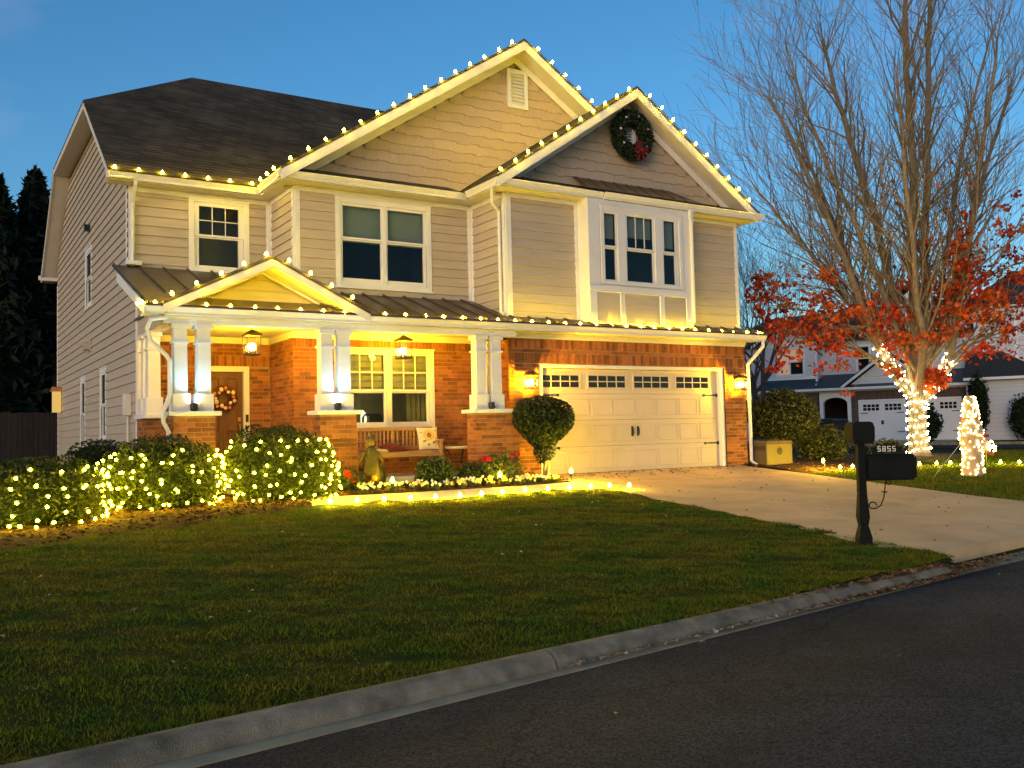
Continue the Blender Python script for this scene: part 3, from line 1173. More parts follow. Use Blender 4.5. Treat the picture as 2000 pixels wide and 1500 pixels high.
S_WINS = [(7.15, 8.15, 3.85, 5.20), (5.15, 5.95, 0.85, 2.35), (8.15, 8.95, 0.65, 2.35)]
b = MB()
_op = [inset(o, 0.05) for o in S_WINS]
for a, c, e, g in cells(1.86, YB, -0.1, 5.4, _op + [(1.0, YL, 3.5, 6)]):
    pbox(b, SIDE, a, c, -0.12, 0, e, g)
b.slab([(XL, YL, 5.4), (XL, YB, 5.4), (XL, 10.98, ZCLIP + 0.1), (XL, 5.40, ZCLIP + 0.1)], (0.12, 0, 0))
b.build('wall', 'siding', house)
siding(SIDE, 1.86, YB, 0.12, ZCLIP - 0.04, [inset(o, 0.01) for o in S_WINS], clip=side_clip)
for o in S_WINS:
    window(SIDE, *o, units=[(o[0] + 0.12, o[1] - 0.12)], zmid=(o[2] + o[3]) / 2, tw=0.09, grid=False, blind=0.0, glassm='pane_matte', proud=0.022)
board('corner_board', SIDE, 1.78, 1.87, -0.10, 0.03, 0.0, 3.5)
board('corner_board', SIDE, YL, YL + 0.10, 0.0, 0.03, 3.85, ZT)
board('corner_board', SIDE, YB - 0.1, YB, 0.0, 0.03, 0.0, 5.2)
# vents, flap and meter box on the side wall
b = MB(); pbox(b, SIDE, 7.30, 7.45, 0.02, 0.12, 5.53, 5.66); pbox(b, SIDE, 7.28, 7.47, 0.12, 0.13, 5.50, 5.69)
b.build('wall_vent', 'dark_plastic', house)
b = MB(); pbox(b, SIDE, 7.22, 7.46, 0.02, 0.16, 2.88, 3.06); pbox(b, SIDE, 7.18, 7.50, 0.02, 0.05, 2.84, 3.10)
b.build('wall_vent', 'siding', house)
b = MB(); pbox(b, SIDE, 2.30, 2.55, 0.02, 0.13, 1.30, 1.68)
b.build('meter_box', 'soffit', house, bevel=0.01)
b = MB(); b.tube([(XL - 0.06, 2.42, 1.30), (XL - 0.06, 2.42, 0.0)], 0.02, 8)
b.build('conduit', 'soffit', house)
# rear walls so nothing is open behind
b = MB(); b.box(XL, XE, YB - 0.12, YB, -0.1, 5.5); b.box(XE - 0.12, XE, 0.121, YB - 0.121, -0.1, 5.45)
b.build('wall', 'siding', house)

# ------------------------------------------------------------------ roofs
RT = 0.05                                                  # roof thickness


def roof_slab(name, poly, m='asphalt_shingle', t=RT, parent=None):
    return MB().slab(poly, (0, 0, t)).build(name, m, parent or house)


XO = XL - 0.40
roof_slab('roof', [(XO, 2.26, 5.56), (4.4, 2.26, 5.56), (4.4, 8.2, 9.68), (-5.93, 8.2, 9.68), (XO, 5.42, 7.755)])
roof_slab('roof', [(XO, 10.98, 7.755), (-5.93, 8.2, 9.68), (4.4, 8.2, 9.68), (4.4, 14.12, 5.56), (XO, 14.12, 5.56)])
roof_slab('roof', [(XO, 5.42, 7.755), (-5.93, 8.2, 9.68), (XO, 10.98, 7.755)])
# main roof: rake boards and the wide soffit under the left overhang
for (ya, za), (yb, zb) in (((2.26, 5.56), (5.42, 7.755)), ((5.42, 7.755), (10.98, 7.755)), ((10.98, 7.755), (14.12, 5.56))):
    MB().slab([(XO, ya, za - 0.002), (XO, yb, zb - 0.002), (XO, yb, zb - 0.13), (XO, ya, za - 0.13)], (0.03, 0, 0)).build('rake_board', 'soffit', house)
    MB().slab([(XO + 0.03, ya, za - 0.11), (XL + 0.02, ya, za - 0.11), (XL + 0.02, yb, zb - 0.11), (XO + 0.03, yb, zb - 0.11)], (0, 0, 0.02)).build('soffit', 'soffit', house)
b = MB(); b.box(XO, XL, 13.7, 14.15, 5.36, 5.45)
b.build('soffit', 'soffit', house)
b = MB(); b.box(XO - 0.05, 4.4, 14.13, 14.25, 5.44, 5.56)
b.build('gutter', 'gutter_paint', house)


def gable_roof(xc, zc, xl, xr, ze, y0, y1, yw, rake=0.19, m='asphalt_shingle', fr=0.16):
    """two roof slopes with rake boards, rake soffits and frieze boards on the wall"""
    for xa in (xl, xr):
        sg = 1 if xa > xc else -1
        roof_slab('roof', [(xc, y0, zc), (xa, y0, ze), (xa, y1, ze), (xc, y1, zc)], m)
        MB().slab([(xc, y0 + 0.004, zc - 0.002), (xa, y0 + 0.004, ze - 0.002), (xa, y0 + 0.004, ze - rake), (xc, y0 + 0.004, zc - rake)], (0, 0.03, 0)).build('rake_board', 'trim', house)
        MB().slab([(xc, y0 + 0.035, zc - rake * 0.82), (xa, y0 + 0.035, ze - rake * 0.82), (xa, yw - 0.02, ze - rake * 0.82), (xc, yw - 0.02, zc - rake * 0.82)], (0, 0, 0.02)).build('soffit', 'soffit', house)
        k = rake * 0.85
        MB().slab([(xc, yw - 0.03, zc - k), (xa - sg * 0.35, yw - 0.03, ze - k + (zc - ze) * 0.35 / abs(xa - xc)), (xa - sg * 0.35, yw - 0.03, ze - k - fr + (zc - ze) * 0.35 / abs(xa - xc)), (xc, yw - 0.03, zc - k - fr)], (0, 0.028, 0)).build('frieze_board', 'trim', house)


BG = (-0.94, 8.92, -6.10, 4.22, 5.57)
FG = (0.93, 7.82, -2.45, 4.31, 5.57)
gable_roof(*BG, 0.88, 7.4, YM)
gable_roof(*FG, -0.43, 5.2, YR)


def gable_clip(G, k=0.30):
    xc, zc, xl, xr, ze = G

    def f(z):
        t = (zc - k - z) / (zc - ze)
        return (xc - (xc - xl) * t, xc + (xr - xc) * t)
    return f


# gable walls: backing and staggered shake courses, each panel its own piece
def shakes(pl, G, z0, z1, expo=0.20, ops=()):
    f = gable_clip(G)
    z, row = z0, 0
    while z < z1:
        zt = z + expo
        lo, hi = f(z + expo * 0.5)
        if hi - lo < 0.2:
            break
        u = lo - random.uniform(0, 1.0)
        while u < hi:
            a, c = max(u, lo), min(u + 1.22 - 0.004, hi)
            u += 1.22
            if c - a < 0.06:
                continue
            spans = [(a, c)]
            for o in ops:
                if o[2] < z + expo / 2 < o[3]:
                    spans = [s for p, q in spans for s in ((p, min(q, o[0])), (max(p, o[1]), q)) if s[1] - s[0] > 0.04]
            for p, q in spans:
                b = MB()
                x = p
                st = random.choice((0.0, 0.028))
                poly = []
                while x < q - 1e-6:
                    w_ = min(random.uniform(0.17, 0.30), q - x)
                    if q - x - w_ < 0.08:
                        w_ = q - x
                    poly += [(x, z - st + random.uniform(-0.004, 0.004)), (x + w_, z - st + random.uniform(-0.004, 0.004))]
                    st = 0.030 - st if random.random() < 0.75 else st
                    x += w_
                n_ = len(poly)
                vs = [PT(pl, x_, 0.026, y_) for x_, y_ in poly] + [PT(pl, x_, 0.006, zt + 0.02) for x_, y_ in poly] + [PT(pl, x_, -0.004, y_) for x_, y_ in poly]
                fs = []
                for i in range(n_ - 1):
                    fs.append((i, i + 1, n_ + i + 1, n_ + i))
                    fs.append((2 * n_ + i, 2 * n_ + i + 1, i + 1, i))
                b.add(vs, fs)
                b.build('shake_panel', 'gable_shake', house)
        z = zt
        row += 1


VENT = (-1.13, -0.63, 7.63, 8.46)
MB().slab([(-5.9, YM + 0.06, 5.4), (4.1, YM + 0.06, 5.4), (-0.94, YM + 0.06, 8.75)], (0, 0.08, 0)).build('wall', 'gable_shake', house)
MB().slab([(-2.2, YR + 0.06, 5.4), (4.1, YR + 0.06, 5.4), (0.93, YR + 0.06, 7.66)], (0, 0.08, 0)).build('wall', 'gable_shake', house)
shakes(('f', YM + 0.03), BG, 5.72, 8.6, ops=[VENT])
shakes(('f', YR + 0.03), FG, 5.72, 7.5)
# louvred gable vents
def vent(pl, u0, u1, z0, z1, n=9):
    b = MB()
    w_ = 0.085
    pbox(b, pl, u0, u0 + w_, 0, 0.07, z0, z1); pbox(b, pl, u1 - w_, u1, 0, 0.07, z0, z1)
    pbox(b, pl, u0 + w_, u1 - w_, 0, 0.07, z0, z0 + w_); pbox(b, pl, u0 + w_, u1 - w_, 0, 0.07, z1 - w_, z1)
    pbox(b, pl, u0 + w_, u1 - w_, 0, 0.012, z0 + w_, z1 - w_)
    v = b.build('gable_vent', 'trim', house, bevel=0.004)
    for k in range(n):
        z = z0 + w_ + (z1 - z0 - 2 * w_) * (k + 0.1) / n
        h = (z1 - z0 - 2 * w_) / n * 0.75
        s = MB()
        s.hexa([PT(pl, u0 + w_, 0.062, z), PT(pl, u1 - w_, 0.062, z), PT(pl, u1 - w_, 0.050, z), PT(pl, u0 + w_, 0.050, z),
                PT(pl, u0 + w_, 0.022, z + h), PT(pl, u1 - w_, 0.022, z + h), PT(pl, u1 - w_, 0.014, z + h), PT(pl, u0 + w_, 0.014, z + h)])
        s.build('slat', 'trim', v)


vent(('f', YM + 0.03), *VENT)
vent(('f', YR + 0.03), 0.83, 1.17, 6.68, 7.20, 6)

# small pent roofs between the gutters and the gable walls
for x0, x1, y0, yw in ((-6.0, -2.35, YM - OV + 0.05, YM + 0.05), (-2.30, 4.25, YR - OV + 0.05, YR + 0.05)):
    roof_slab('pent_roof', [(x0, y0, 5.565), (x1, y0, 5.565), (x1 - 0.25, yw, 5.76), (x0 + 0.25, yw, 5.76)], 'asphalt_shingle', 0.02)
# little metal roof above the bay, with seams
bayr = roof_slab('bay_roof', [(-0.45, -0.43, 5.60), (2.62, -0.43, 5.60), (2.05, 0.02, 5.92), (-0.45, 0.02, 5.92)], 'metal_roof', 0.02)
for k in range(9):
    x = -0.40 + k * 0.32
    MB().slab([(x, -0.43, 5.621), (x + 0.02, -0.43, 5.621), (x + 0.02, -0.02 if x < 2 else -0.2, 5.912 if x < 2 else 5.78), (x, -0.02 if x < 2 else -0.2, 5.912 if x < 2 else 5.78)], (0, 0, 0.022)).build('seam', 'metal_roof', bayr)

# gutters (sloped fronts) with soffits behind
def gutter(p0, p1, z1, out, name='gutter', h=0.125, w=0.12, parent=None):
    """from p0 to p1 (lip line), 'out' is the outward direction"""
    a, c, o = Vector((*p0, 0)), Vector((*p1, 0)), Vector((*out, 0))
    prof = [(0.0, z1), (0.012, z1 - 0.015), (0.0, z1 - 0.03), (-0.035, z1 - 0.085), (-0.035, z1 - h), (-w, z1 - h), (-w, z1), (-w + 0.006, z1 - 0.012), (-0.012, z1 - 0.012), (-0.012, z1)]
    b = MB()
    n_ = len(prof)
    b.v = [tuple(a + o * d + Vector((0, 0, z))) for d, z in prof] + [tuple(c + o * d + Vector((0, 0, z))) for d, z in prof]
    b.f = [(i, (i + 1) % n_, n_ + (i + 1) % n_, n_ + i) for i in range(n_)] + [tuple(range(n_))[::-1], tuple(range(n_, 2 * n_))]
    return b.build(name, 'gutter_paint', parent or house)


XMg, XRg = XM - OV, XR_ - OV
gutter((XO - 0.02, YL - OV), (XMg + 0.12, YL - OV), ZE, (0, -1))
gutter((XMg, YM - OV + 0.0), (XMg, YL - OV - 0.11), ZE, (-1, 0))
gutter((XMg + 0.002, YM - OV), (XRg + 0.12, YM - OV), ZE, (0, -1))
gutter((XRg, YR - OV), (XRg, YM - OV - 0.11), ZE, (-1, 0))
gutter((XRg + 0.002, YR - OV), (0.0, YR - OV), ZE, (0, -1))
gutter((0.02, YR - OV - 0.04), (4.45, YR - OV - 0.04), ZE - 0.002, (0, -1), h=0.13)
for x0, x1, y0, y1 in ((XO + 0.03, XMg + 0.11, YL - OV + 0.10, YL), (XMg + 0.11, XM, YM - 0.0, YL), (XMg + 0.11, XRg + 0.11, YM - OV + 0.10, YM - 0.001), (XRg + 0.11, XR_, YR, YM - 0.001), (XRg + 0.11, 4.35, YR - OV + 0.10, YR - 0.001)):
    b = MB(); b.box(x0, x1, y0, y1, ZT, ZT + 0.02)
    b.build('soffit', 'soffit', house)
b = MB(); b.box(XE, 4.35, YR, 3.0, ZT + 0.001, ZT + 0.02)
b.build('soffit', 'soffit', house)

# ------------------------------------------------------------------ box bay
board('bay_side', ('l', -0.38), -0.35, -0.002, -0.03, 0.0, 2.98, 5.44, bevel=0.003)
board('bay_side', ('l', 2.31), -0.35, -0.002, -0.03, 0.0, 2.98, 5.44, bevel=0.003)
wall_core(BAYF, -0.35, 2.28, 2.95, 5.44, [inset(WB)], m='trim')
b = MB(); b.box(-0.35, 2.28, -0.229, -0.002, 2.95, 3.6)
b.build('wall', 'trim', house)
window(BAYF, *WB, units=[(0.00, 0.31), (0.60, 1.28), (1.57, 1.88)], zmid=4.49, g0=3.84, g1=5.16, blind=0.0, cols=3, rows=2, grid=False, tw=0.09, proud=0.03, depth=0.5, sill=False)
for a, c, bl in ((-0.02, 0.33, 0.36), (0.58, 1.30, 0.30), (1.55, 1.90, 0.42)):
    m_ = MB()
    z = 5.19
    while z > 5.19 - 1.36 * bl:
        m_.add([(a, -0.26, z), (c, -0.26, z), (c, -0.245, z - 0.034), (a, -0.245, z - 0.034)], [(0, 1, 2, 3)])
        z -= 0.034
    m_.build('blind', 'blind', house)
for x in (0.60 + 0.68 / 3, 0.60 + 0.68 * 2 / 3):
    board('muntin', BAYF, x - 0.008, x + 0.008, -0.009, 0.004, 4.53, 5.155, bevel=0)
for x0, x1 in ((-0.20, 0.37), (0.50, 1.40), (1.53, 2.12)):      # recessed panels below, framed by battens
    board('bay_panel', BAYF, x0, x1, 0.0, 0.008, 2.98, 3.57, 'siding', bevel=0)
for x0, x1 in ((-0.38, -0.205), (0.375, 0.495), (1.405, 1.525), (2.125, 2.31)):
    board('batten', BAYF, x0, x1, 0.0, 0.028, 2.97, 3.575)
board('batten', BAYF, -0.38, 2.31, 0.0, 0.034, 3.58, 3.70)
board('batten', BAYF, -0.38, -0.10, 0.0, 0.020, 3.702, 5.42)
board('batten', BAYF, 2.09, 2.31, 0.0, 0.020, 3.702, 5.42)
board('batten', BAYF, -0.098, 2.088, 0.0, 0.018, 5.325, 5.42)

# ------------------------------------------------------------------ lower metal roof
LS = 0.347


def lz(y):
    return 2.865 + LS * (y + 0.45)


lower = []
for x0, x1, y1 in ((-8.60, XM - 0.001, YL), (XM + 0.001, XR_ - 0.001, YM), (XR_ + 0.001, 4.42, YR)):
    if x1 > 4:
        r = roof_slab('porch_roof', [(x0, -0.46, lz(-0.46)), (x1, -0.46, lz(-0.46)), (XE + 0.05, y1, lz(y1)), (x0, y1, lz(y1))], 'metal_roof', 0.03)
    else:
        r = roof_slab('porch_roof', [(x0, -0.46, lz(-0.46)), (x1, -0.46, lz(-0.46)), (x1, y1, lz(y1)), (x0, y1, lz(y1))], 'metal_roof', 0.03)
    x = x0 + 0.02
    while x < x1 - 0.1:
        if not (-8.35 < x < -5.05 and y1 > 2):
            MB().slab([(x, -0.46, lz(-0.46) + 0.031), (x + 0.025, -0.46, lz(-0.46) + 0.031), (x + 0.025, y1, lz(y1) + 0.031), (x, y1, lz(y1) + 0.031)], (0, 0, 0.03)).build('seam', 'metal_roof', r)
        else:
            yk = 0.3 if x < -6.7 else 0.6
            MB().slab([(x, yk, lz(yk) + 0.031), (x + 0.025, yk, lz(yk) + 0.031), (x + 0.025, y1, lz(y1) + 0.031), (x, y1, lz(y1) + 0.031)], (0, 0, 0.03)).build('seam', 'metal_roof', r)
        x += 0.42
MB().slab([(-8.61, -0.46, lz(-0.46) + 0.02), (-8.61, 1.92, lz(1.92) + 0.02), (-8.61, 1.92, lz(1.92) - 0.13), (-8.61, -0.46, lz(-0.46) - 0.13)], (-0.03, 0, 0)).build('rake_board', 'trim', house)
gutter((-8.64, -0.45), (4.40, -0.45), 2.865, (0, -1), h=0.12)
b = MB(); b.box(-8.60, 4.36, -0.335, -0.002, 2.745, 2.765)
b.build('soffit', 'porch_ceiling', house)
# header beam over the columns; two stepped bands
b = MB(); b.box(-8.32, XR_ - 0.002, -0.30, -0.06, 2.625, 2.744)
b.build('beam', 'trim', house, bevel=0.004)
b = MB(); b.box(-8.34, XR_ - 0.002, -0.318, -0.302, 2.69, 2.744)
b.build('beam_moulding', 'trim', house, bevel=0.004)
b = MB(); b.box(-8.32, -8.10, -0.058, 1.75, 2.625, 2.744)
b.build('beam', 'trim', house, bevel=0.004)
MB().slab([(-8.33, -0.44, lz(-0.44) - 0.02), (-8.33, 1.85, lz(1.85) - 0.02), (-8.33, 1.85, 2.62), (-8.33, -0.3, 2.62), (-8.33, -0.44, 2.75)], (0.02, 0, 0)).build('porch_end', 'siding', house)
b = MB(); b.box(-8.31, XR_, -0.058, 2.56, 2.746, 2.766)
b.build('porch_ceiling', 'porch_ceiling', house)
board('frieze_board', FR, XR_ + 0.0, 4.16, 0.0, 0.05, 2.685, 2.744)
board('frieze_board', FR, XR_ + 0.0, 4.15, 0.0, 0.03, 2.64, 2.684)

# porch gable
PG = (-6.70, 3.70, -8.36, -5.04, 2.885)
gable_roof(*PG, -0.47, 1.9, 0.15, rake=0.13, m='metal_roof', fr=0.04)
MB().slab([(-8.0, 0.17, 2.95), (-5.4, 0.17, 2.95), (-6.70, 0.17, 3.57)], (0, 0.05, 0)).build('wall', 'siding', house)
siding(('f', 0.16), -8.0, -5.4, 3.09, 3.55, clip=gable_clip(PG, 0.20))

# ------------------------------------------------------------------ ground floor: brick
GL_, GR_ = -1.374, 3.506                                        # garage opening
GOP = (GL_, GR_, -0.2, 2.16)
wall_core(FR, XR_, 4.137, -0.15, 2.745, [GOP], th=0.25)
brickwork(FR, XR_, 4.137, -0.03, 2.64, [GOP], soldiers=[(2.17, 2.375), (2.45, 2.64)])
RET = ('l', XR_)
wall_core(RET, 0.0, 1.20, -0.05, 2.745)
brickwork(RET, 0.0, 1.19, 0.13, 2.62)
PWF = ('f', 1.20)
wall_core(PWF, -5.82, XR_ - 0.003, -0.05, 2.745, [inset(PW, 0.03)])
brickwork(PWF, -5.82, XR_ - 0.01, 0.13, 2.62, [PW], soldiers=[(2.47, 2.66)])
DWF = ('f', 2.55)
DOP = (-7.17, -6.23, 0.0, 2.20)
wall_core(DWF, -8.30, -5.82, -0.05, 2.745, [DOP])
brickwork(DWF, -8.30, -5.83, 0.13, 2.62, [DOP], soldiers=[(2.205, 2.41)])
RET2 = ('l', -5.82)
wall_core(RET2, 1.202, 2.548, -0.05, 2.745)
brickwork(RET2, 1.20, 2.54, 0.13, 2.62)
for pl, u0, u1 in ((DWF, -8.3, -5.83), (RET2, 1.2, 2.55), (PWF, -5.83, XR_ - 0.03)):
    board('frieze_board', pl, u0, u1, 0.0, 0.035, 2.625, 2.744)
b = MB(); b.box(-8.28, XR_ - 0.002, -0.27, 2.54, -0.3, 0.13)
b.build('porch_floor', 'walkway_concrete', house, bevel=0.01)

# piers, caps and paired columns
def column(x0, x1, y0, y1, z0=1.285, z1=2.624):
    b = MB()
    t = 0.008
    b.hexa([(x0, y0, z0), (x1, y0, z0), (x1, y1, z0), (x0, y1, z0), (x0 + t, y0 + t, z1), (x1 - t, y0 + t, z1), (x1 - t, y1 - t, z1), (x0 + t, y1 - t, z1)])
    c = b.build('column', 'trim', house, bevel=0.004)
    for e, za, zb in ((0.028, z0 + 0.001, z0 + 0.27), (0.018, z1 - 0.30, z1 - 0.27), (0.024, z1 - 0.075, z1 - 0.002)):
        q = MB()                                                # a collar of four strips, clear of the shaft
        q.box(x0 - e, x1 + e, y0 - e, y0 - 0.001, za, zb); q.box(x0 - e, x1 + e, y1 + 0.001, y1 + e, za, zb)
        q.box(x0 - e, x0 - 0.001, y0 - 0.0009, y1 + 0.0009, za, zb); q.box(x1 + 0.001, x1 + e, y0 - 0.0009, y1 + 0.0009, za, zb)
        q.build('base' if zb < 2 else 'collar', 'trim', c, bevel=0.003)


for cols_, cap, pier in ((((-8.18, -7.975), (-7.83, -7.625)), (-8.28, -7.50), (-8.21, -7.58)),
                         (((-5.86, -5.645), (-5.555, -5.335)), (-5.98, -5.20), (-5.90, -5.27)),
                         (((-2.925, -2.71), (-2.605, -2.39)), (-3.06, -2.16), (-2.98, -2.07))):
    for a, c in cols_:
        column(a, c, -0.30, -0.09)
    b = MB(); b.box(cap[0], cap[1], -0.42, 0.06, 1.215, 1.284)
    b.build('pier_cap', 'trim', house, bevel=0.006)
    b = MB(); b.box(pier[0], pier[1], -0.34, -0.012, -0.2, 1.214)
    b.build('pier', 'mortar', house)
    brickwork(('f', -0.34), pier[0], pier[1], -0.05, 1.21)
    brickwork(('l', pier[0]), -0.34, -0.012, -0.05, 1.21)
column(-8.315, -8.11, 1.0, 1.22)
column(-8.315, -8.11, 1.42, 1.62)
b = MB(); b.box(-8.39, -8.03, 0.92, 1.77, 1.215, 1.284)
b.build('pier_cap', 'trim', house, bevel=0.006)
b = MB(); b.box(-8.34, -8.08, 0.97, 1.77, -0.2, 1.214)
b.build('pier', 'mortar', house)
brickwork(('f', 0.97), -8.34, -8.08, 0.0, 1.21)
brickwork(('l', -8.34), 0.97, 1.77, 0.0, 1.21)
lay_bricks()

# ------------------------------------------------------------------ front door
b = MB()
for x0, x1, z0, z1 in ((-7.17, -7.07, 0.13, 2.20), (-6.33, -6.23, 0.13, 2.20), (-7.07, -6.33, 2.10, 2.20)):
    b.box(x0, x1, 2.50, 2.62, z0, z1)
b.build('door_frame', 'trim', house, bevel=0.005)
b = MB(); b.box(-7.07, -6.33, 2.60, 2.645, 0.13, 2.10)
fd = b.build('front_door', 'door_wood', house)
for x0, x1 in ((-6.99, -6.76), (-6.64, -6.41)):
    for z0, z1 in ((0.28, 0.85), (0.98, 1.55), (1.68, 1.99)):
        q = MB()
        q.hexa([(x0, 2.599, z0), (x1, 2.599, z0), (x1, 2.599, z1), (x0, 2.599, z1), (x0 + 0.04, 2.578, z0 + 0.04), (x1 - 0.04, 2.578, z0 + 0.04), (x1 - 0.04, 2.578, z1 - 0.04), (x0 + 0.04, 2.578, z1 - 0.04)])
        q.build('panel', 'door_wood', fd)
q = MB(); q.tube([(-6.40, 2.598, 1.12), (-6.40, 2.54, 1.12), (-6.40, 2.535, 1.0), (-6.40, 2.54, 0.9), (-6.40, 2.598, 0.9)], 0.012, 6)
q.box(-6.425, -6.375, 2.585, 2.599, 1.18, 1.25)
q.build('handle', 'brass', fd)
q = MB(); q.box(-6.305, -6.255, 2.485, 2.499, 1.16, 1.30)
q.build('doorbell', 'dark_plastic', house)
q = MB(); q.box(-7.1, -6.3, 2.75, 2.77, 0.0, 2.3)
q.build('wall', 'room_dark_tint', house)

# ------------------------------------------------------------------ porch window with a lit room
window(PWF, *PW, units=[(-4.80, -4.07), (-3.91, -3.18)], zmid=1.68, g0=1.10, g1=2.36, blind=0.50, room='room_lit_tint', blind_m='roman_shade', depth=1.1, tw=0.09)
for x0, n_ in ((-4.86, 4), (-3.52, 5)):
    b = MB()
    pts = []
    for k in range(n_ * 4 + 1):
        pts.append((x0 + k * 0.025, 1.42 + 0.03 * math.sin(k * 1.57)))
    for (xa, ya), (xb, yb) in zip(pts[:-1], pts[1:]):
        b.add([(xa, ya, 1.02), (xb, yb, 1.02), (xb, yb, 2.42), (xa, ya, 2.42)], [(0, 1, 2, 3)])
    b.build('curtain', 'curtain', house)

# ------------------------------------------------------------------ garage door
b = MB()
for x0, x1, z0, z1 in ((GL_ + 0.001, GL_ + 0.10, 0.0, 2.159), (GR_ - 0.10, GR_ - 0.001, 0.0, 2.159), (GL_ + 0.10, GR_ - 0.10, 2.09, 2.159)):
    b.box(x0, x1, 0.03, 0.24, z0, z1)
b.build('door_frame', 'trim', house, bevel=0.005)
b = MB()
zsec = [0.015, 0.54, 1.065, 1.59, 2.088]
for k in range(4):
    b.box(GL_ + 0.102, GR_ - 0.102, 0.135, 0.18, zsec[k], zsec[k + 1] - 0.006)
gd = b.build('garage_door', 'garage_paint', house)


def ring(name, x0, x1, z0, z1, y, w=0.035, d=0.012, m='garage_paint', parent=None):
    q = MB()
    q.box(x0, x1, y - d, y, z0, z0 + w); q.box(x0, x1, y - d, y, z1 - w, z1)
    q.box(x0, x0 + w, y - d, y, z0 + w, z1 - w); q.box(x1 - w, x1, y - d, y, z0 + w, z1 - w)
    return q.build(name, m, parent, bevel=0.005)


for k in range(3):
    z0, z1 = zsec[k] + 0.085, zsec[k + 1] - 0.085
    for i in range(8):
        x0 = GL_ + 0.16 + i * 0.583
        ring('panel', x0, x0 + 0.52, z0, z1, 0.1345, 0.03, 0.010, parent=gd)
for (x0, x1) in ((-1.24, -0.34), (-0.11, 0.83), (1.06, 2.00), (2.21, 3.14)):
    ring('window_frame', x0 - 0.04, x1 + 0.04, 1.67, 2.00, 0.1345, 0.04, 0.016, parent=gd)
    for i in range(4):
        for j in range(2):
            w_ = (x1 - x0) / 4
            q = MB(); q.box(x0 + i * w_ + 0.012, x0 + (i + 1) * w_ - 0.012, 0.128, 0.1344, 1.71 + j * 0.125 + 0.010, 1.71 + (j + 1) * 0.125 - 0.010)
            q.build('pane', 'pane_black', gd)
    for i in range(1, 4):
        q = MB(); q.box(x0 + i * w_ - 0.010, x0 + i * w_ + 0.010, 0.122, 0.1344, 1.71, 1.96)
        q.build('muntin', 'garage_paint', gd)
    q = MB(); q.box(x0, x1, 0.1215, 0.127, 1.826, 1.844)
    q.build('muntin', 'garage_paint', gd)
for z in (1.56, 0.52):
    for s, x in ((1, GL_ + 0.11), (-1, GR_ - 0.11)):
        q = MB()
        q.box(x, x + s * 0.05, 0.118, 0.1344, z - 0.035, z + 0.035)
        q.hexa([(x + s * 0.05, 0.122, z - 0.018), (x + s * 0.38, 0.122, z - 0.012), (x + s * 0.38, 0.1344, z - 0.012), (x + s * 0.05, 0.1344, z - 0.018),
                (x + s * 0.05, 0.122, z + 0.018), (x + s * 0.38, 0.122, z + 0.012), (x + s * 0.38, 0.1344, z + 0.012), (x + s * 0.05, 0.1344, z + 0.018)])
        q.lathe([(0.03, 0), (0.03, 0.014)], (x + s * 0.40, 0.119, z), 8, ax='y')
        q.build('strap_hinge', 'black_metal', gd)
for x in (0.98, 1.13):
    q = MB()
    q.box(x - 0.022, x + 0.022, 0.118, 0.1344, 0.72, 0.92)
    q.tube([(x, 0.12, 0.75), (x, 0.085, 0.77), (x, 0.085, 0.87), (x, 0.12, 0.89)], 0.011, 6)
    q.build('handle', 'black_metal', gd)
b = MB(); b.box(GL_, GR_, 0.19, 0.25, -0.05, 2.2)
b.build('wall', 'room_dark_tint', house)

# ------------------------------------------------------------------ downspouts
def spout(path, r=0.042, m='gutter_paint'):
    MB().tube(path, r, 8, flat=0.8).build('downspout', m, house, smooth=False)


spout([(XL + 0.06, YL - OV + 0.06, 5.45), (XL + 0.06, YL - OV + 0.06, 5.38), (XL + 0.055, YL - 0.10, 5.12), (XL + 0.055, YL - 0.075, 5.0), (XL + 0.055, YL - 0.075, 4.02)])
b = MB(); b.box(XL - 0.06, XL + 0.2, YL - 0.17, YL - 0.03, 3.98, 4.06)
b.build('downspout_block', 'gutter_paint', house, bevel=0.01)
spout([(XRg + 0.06, YR - 0.12, 5.45), (XRg + 0.06, YR - 0.12, 5.33), (XRg + 0.12, YR + 0.0, 5.2), (XR_ - 0.075, YR + 0.10, 5.05), (XR_ - 0.075, YR + 0.10, 4.9), (XR_ - 0.075, YR + 0.10, 3.12), (XR_ - 0.075, YR + 0.0, 3.08)])
b = MB(); b.box(2.235, 2.325, -0.46, -0.39, 5.18, 5.45)
b.build('downspout_head', 'gutter_paint', house, bevel=0.01)
spout([(2.28, -0.425, 5.2), (2.28, -0.42, 5.1), (2.28, -0.42, 3.05)], 0.045)
spout([(4.33, -0.39, 2.75), (4.33, -0.39, 2.62), (4.24, -0.20, 2.40), (4.19, -0.06, 2.26), (4.19, -0.055, 2.12), (4.19, -0.055, 0.1), (4.21, -0.2, 0.0)])
spout([(-8.30, -0.36, 2.70), (-8.52, -0.36, 2.66), (-8.575, -0.36, 2.52), (-8.52, -0.34, 2.34), (-8.30, -0.32, 2.14), (-8.245, -0.32, 2.05), (-8.245, -0.32, 1.55), (-8.30, -0.36, 1.40), (-8.37, -0.44, 1.27), (-8.36, -0.44, 1.12), (-8.28, -0.40, 0.98), (-8.27, -0.40, 0.0)])

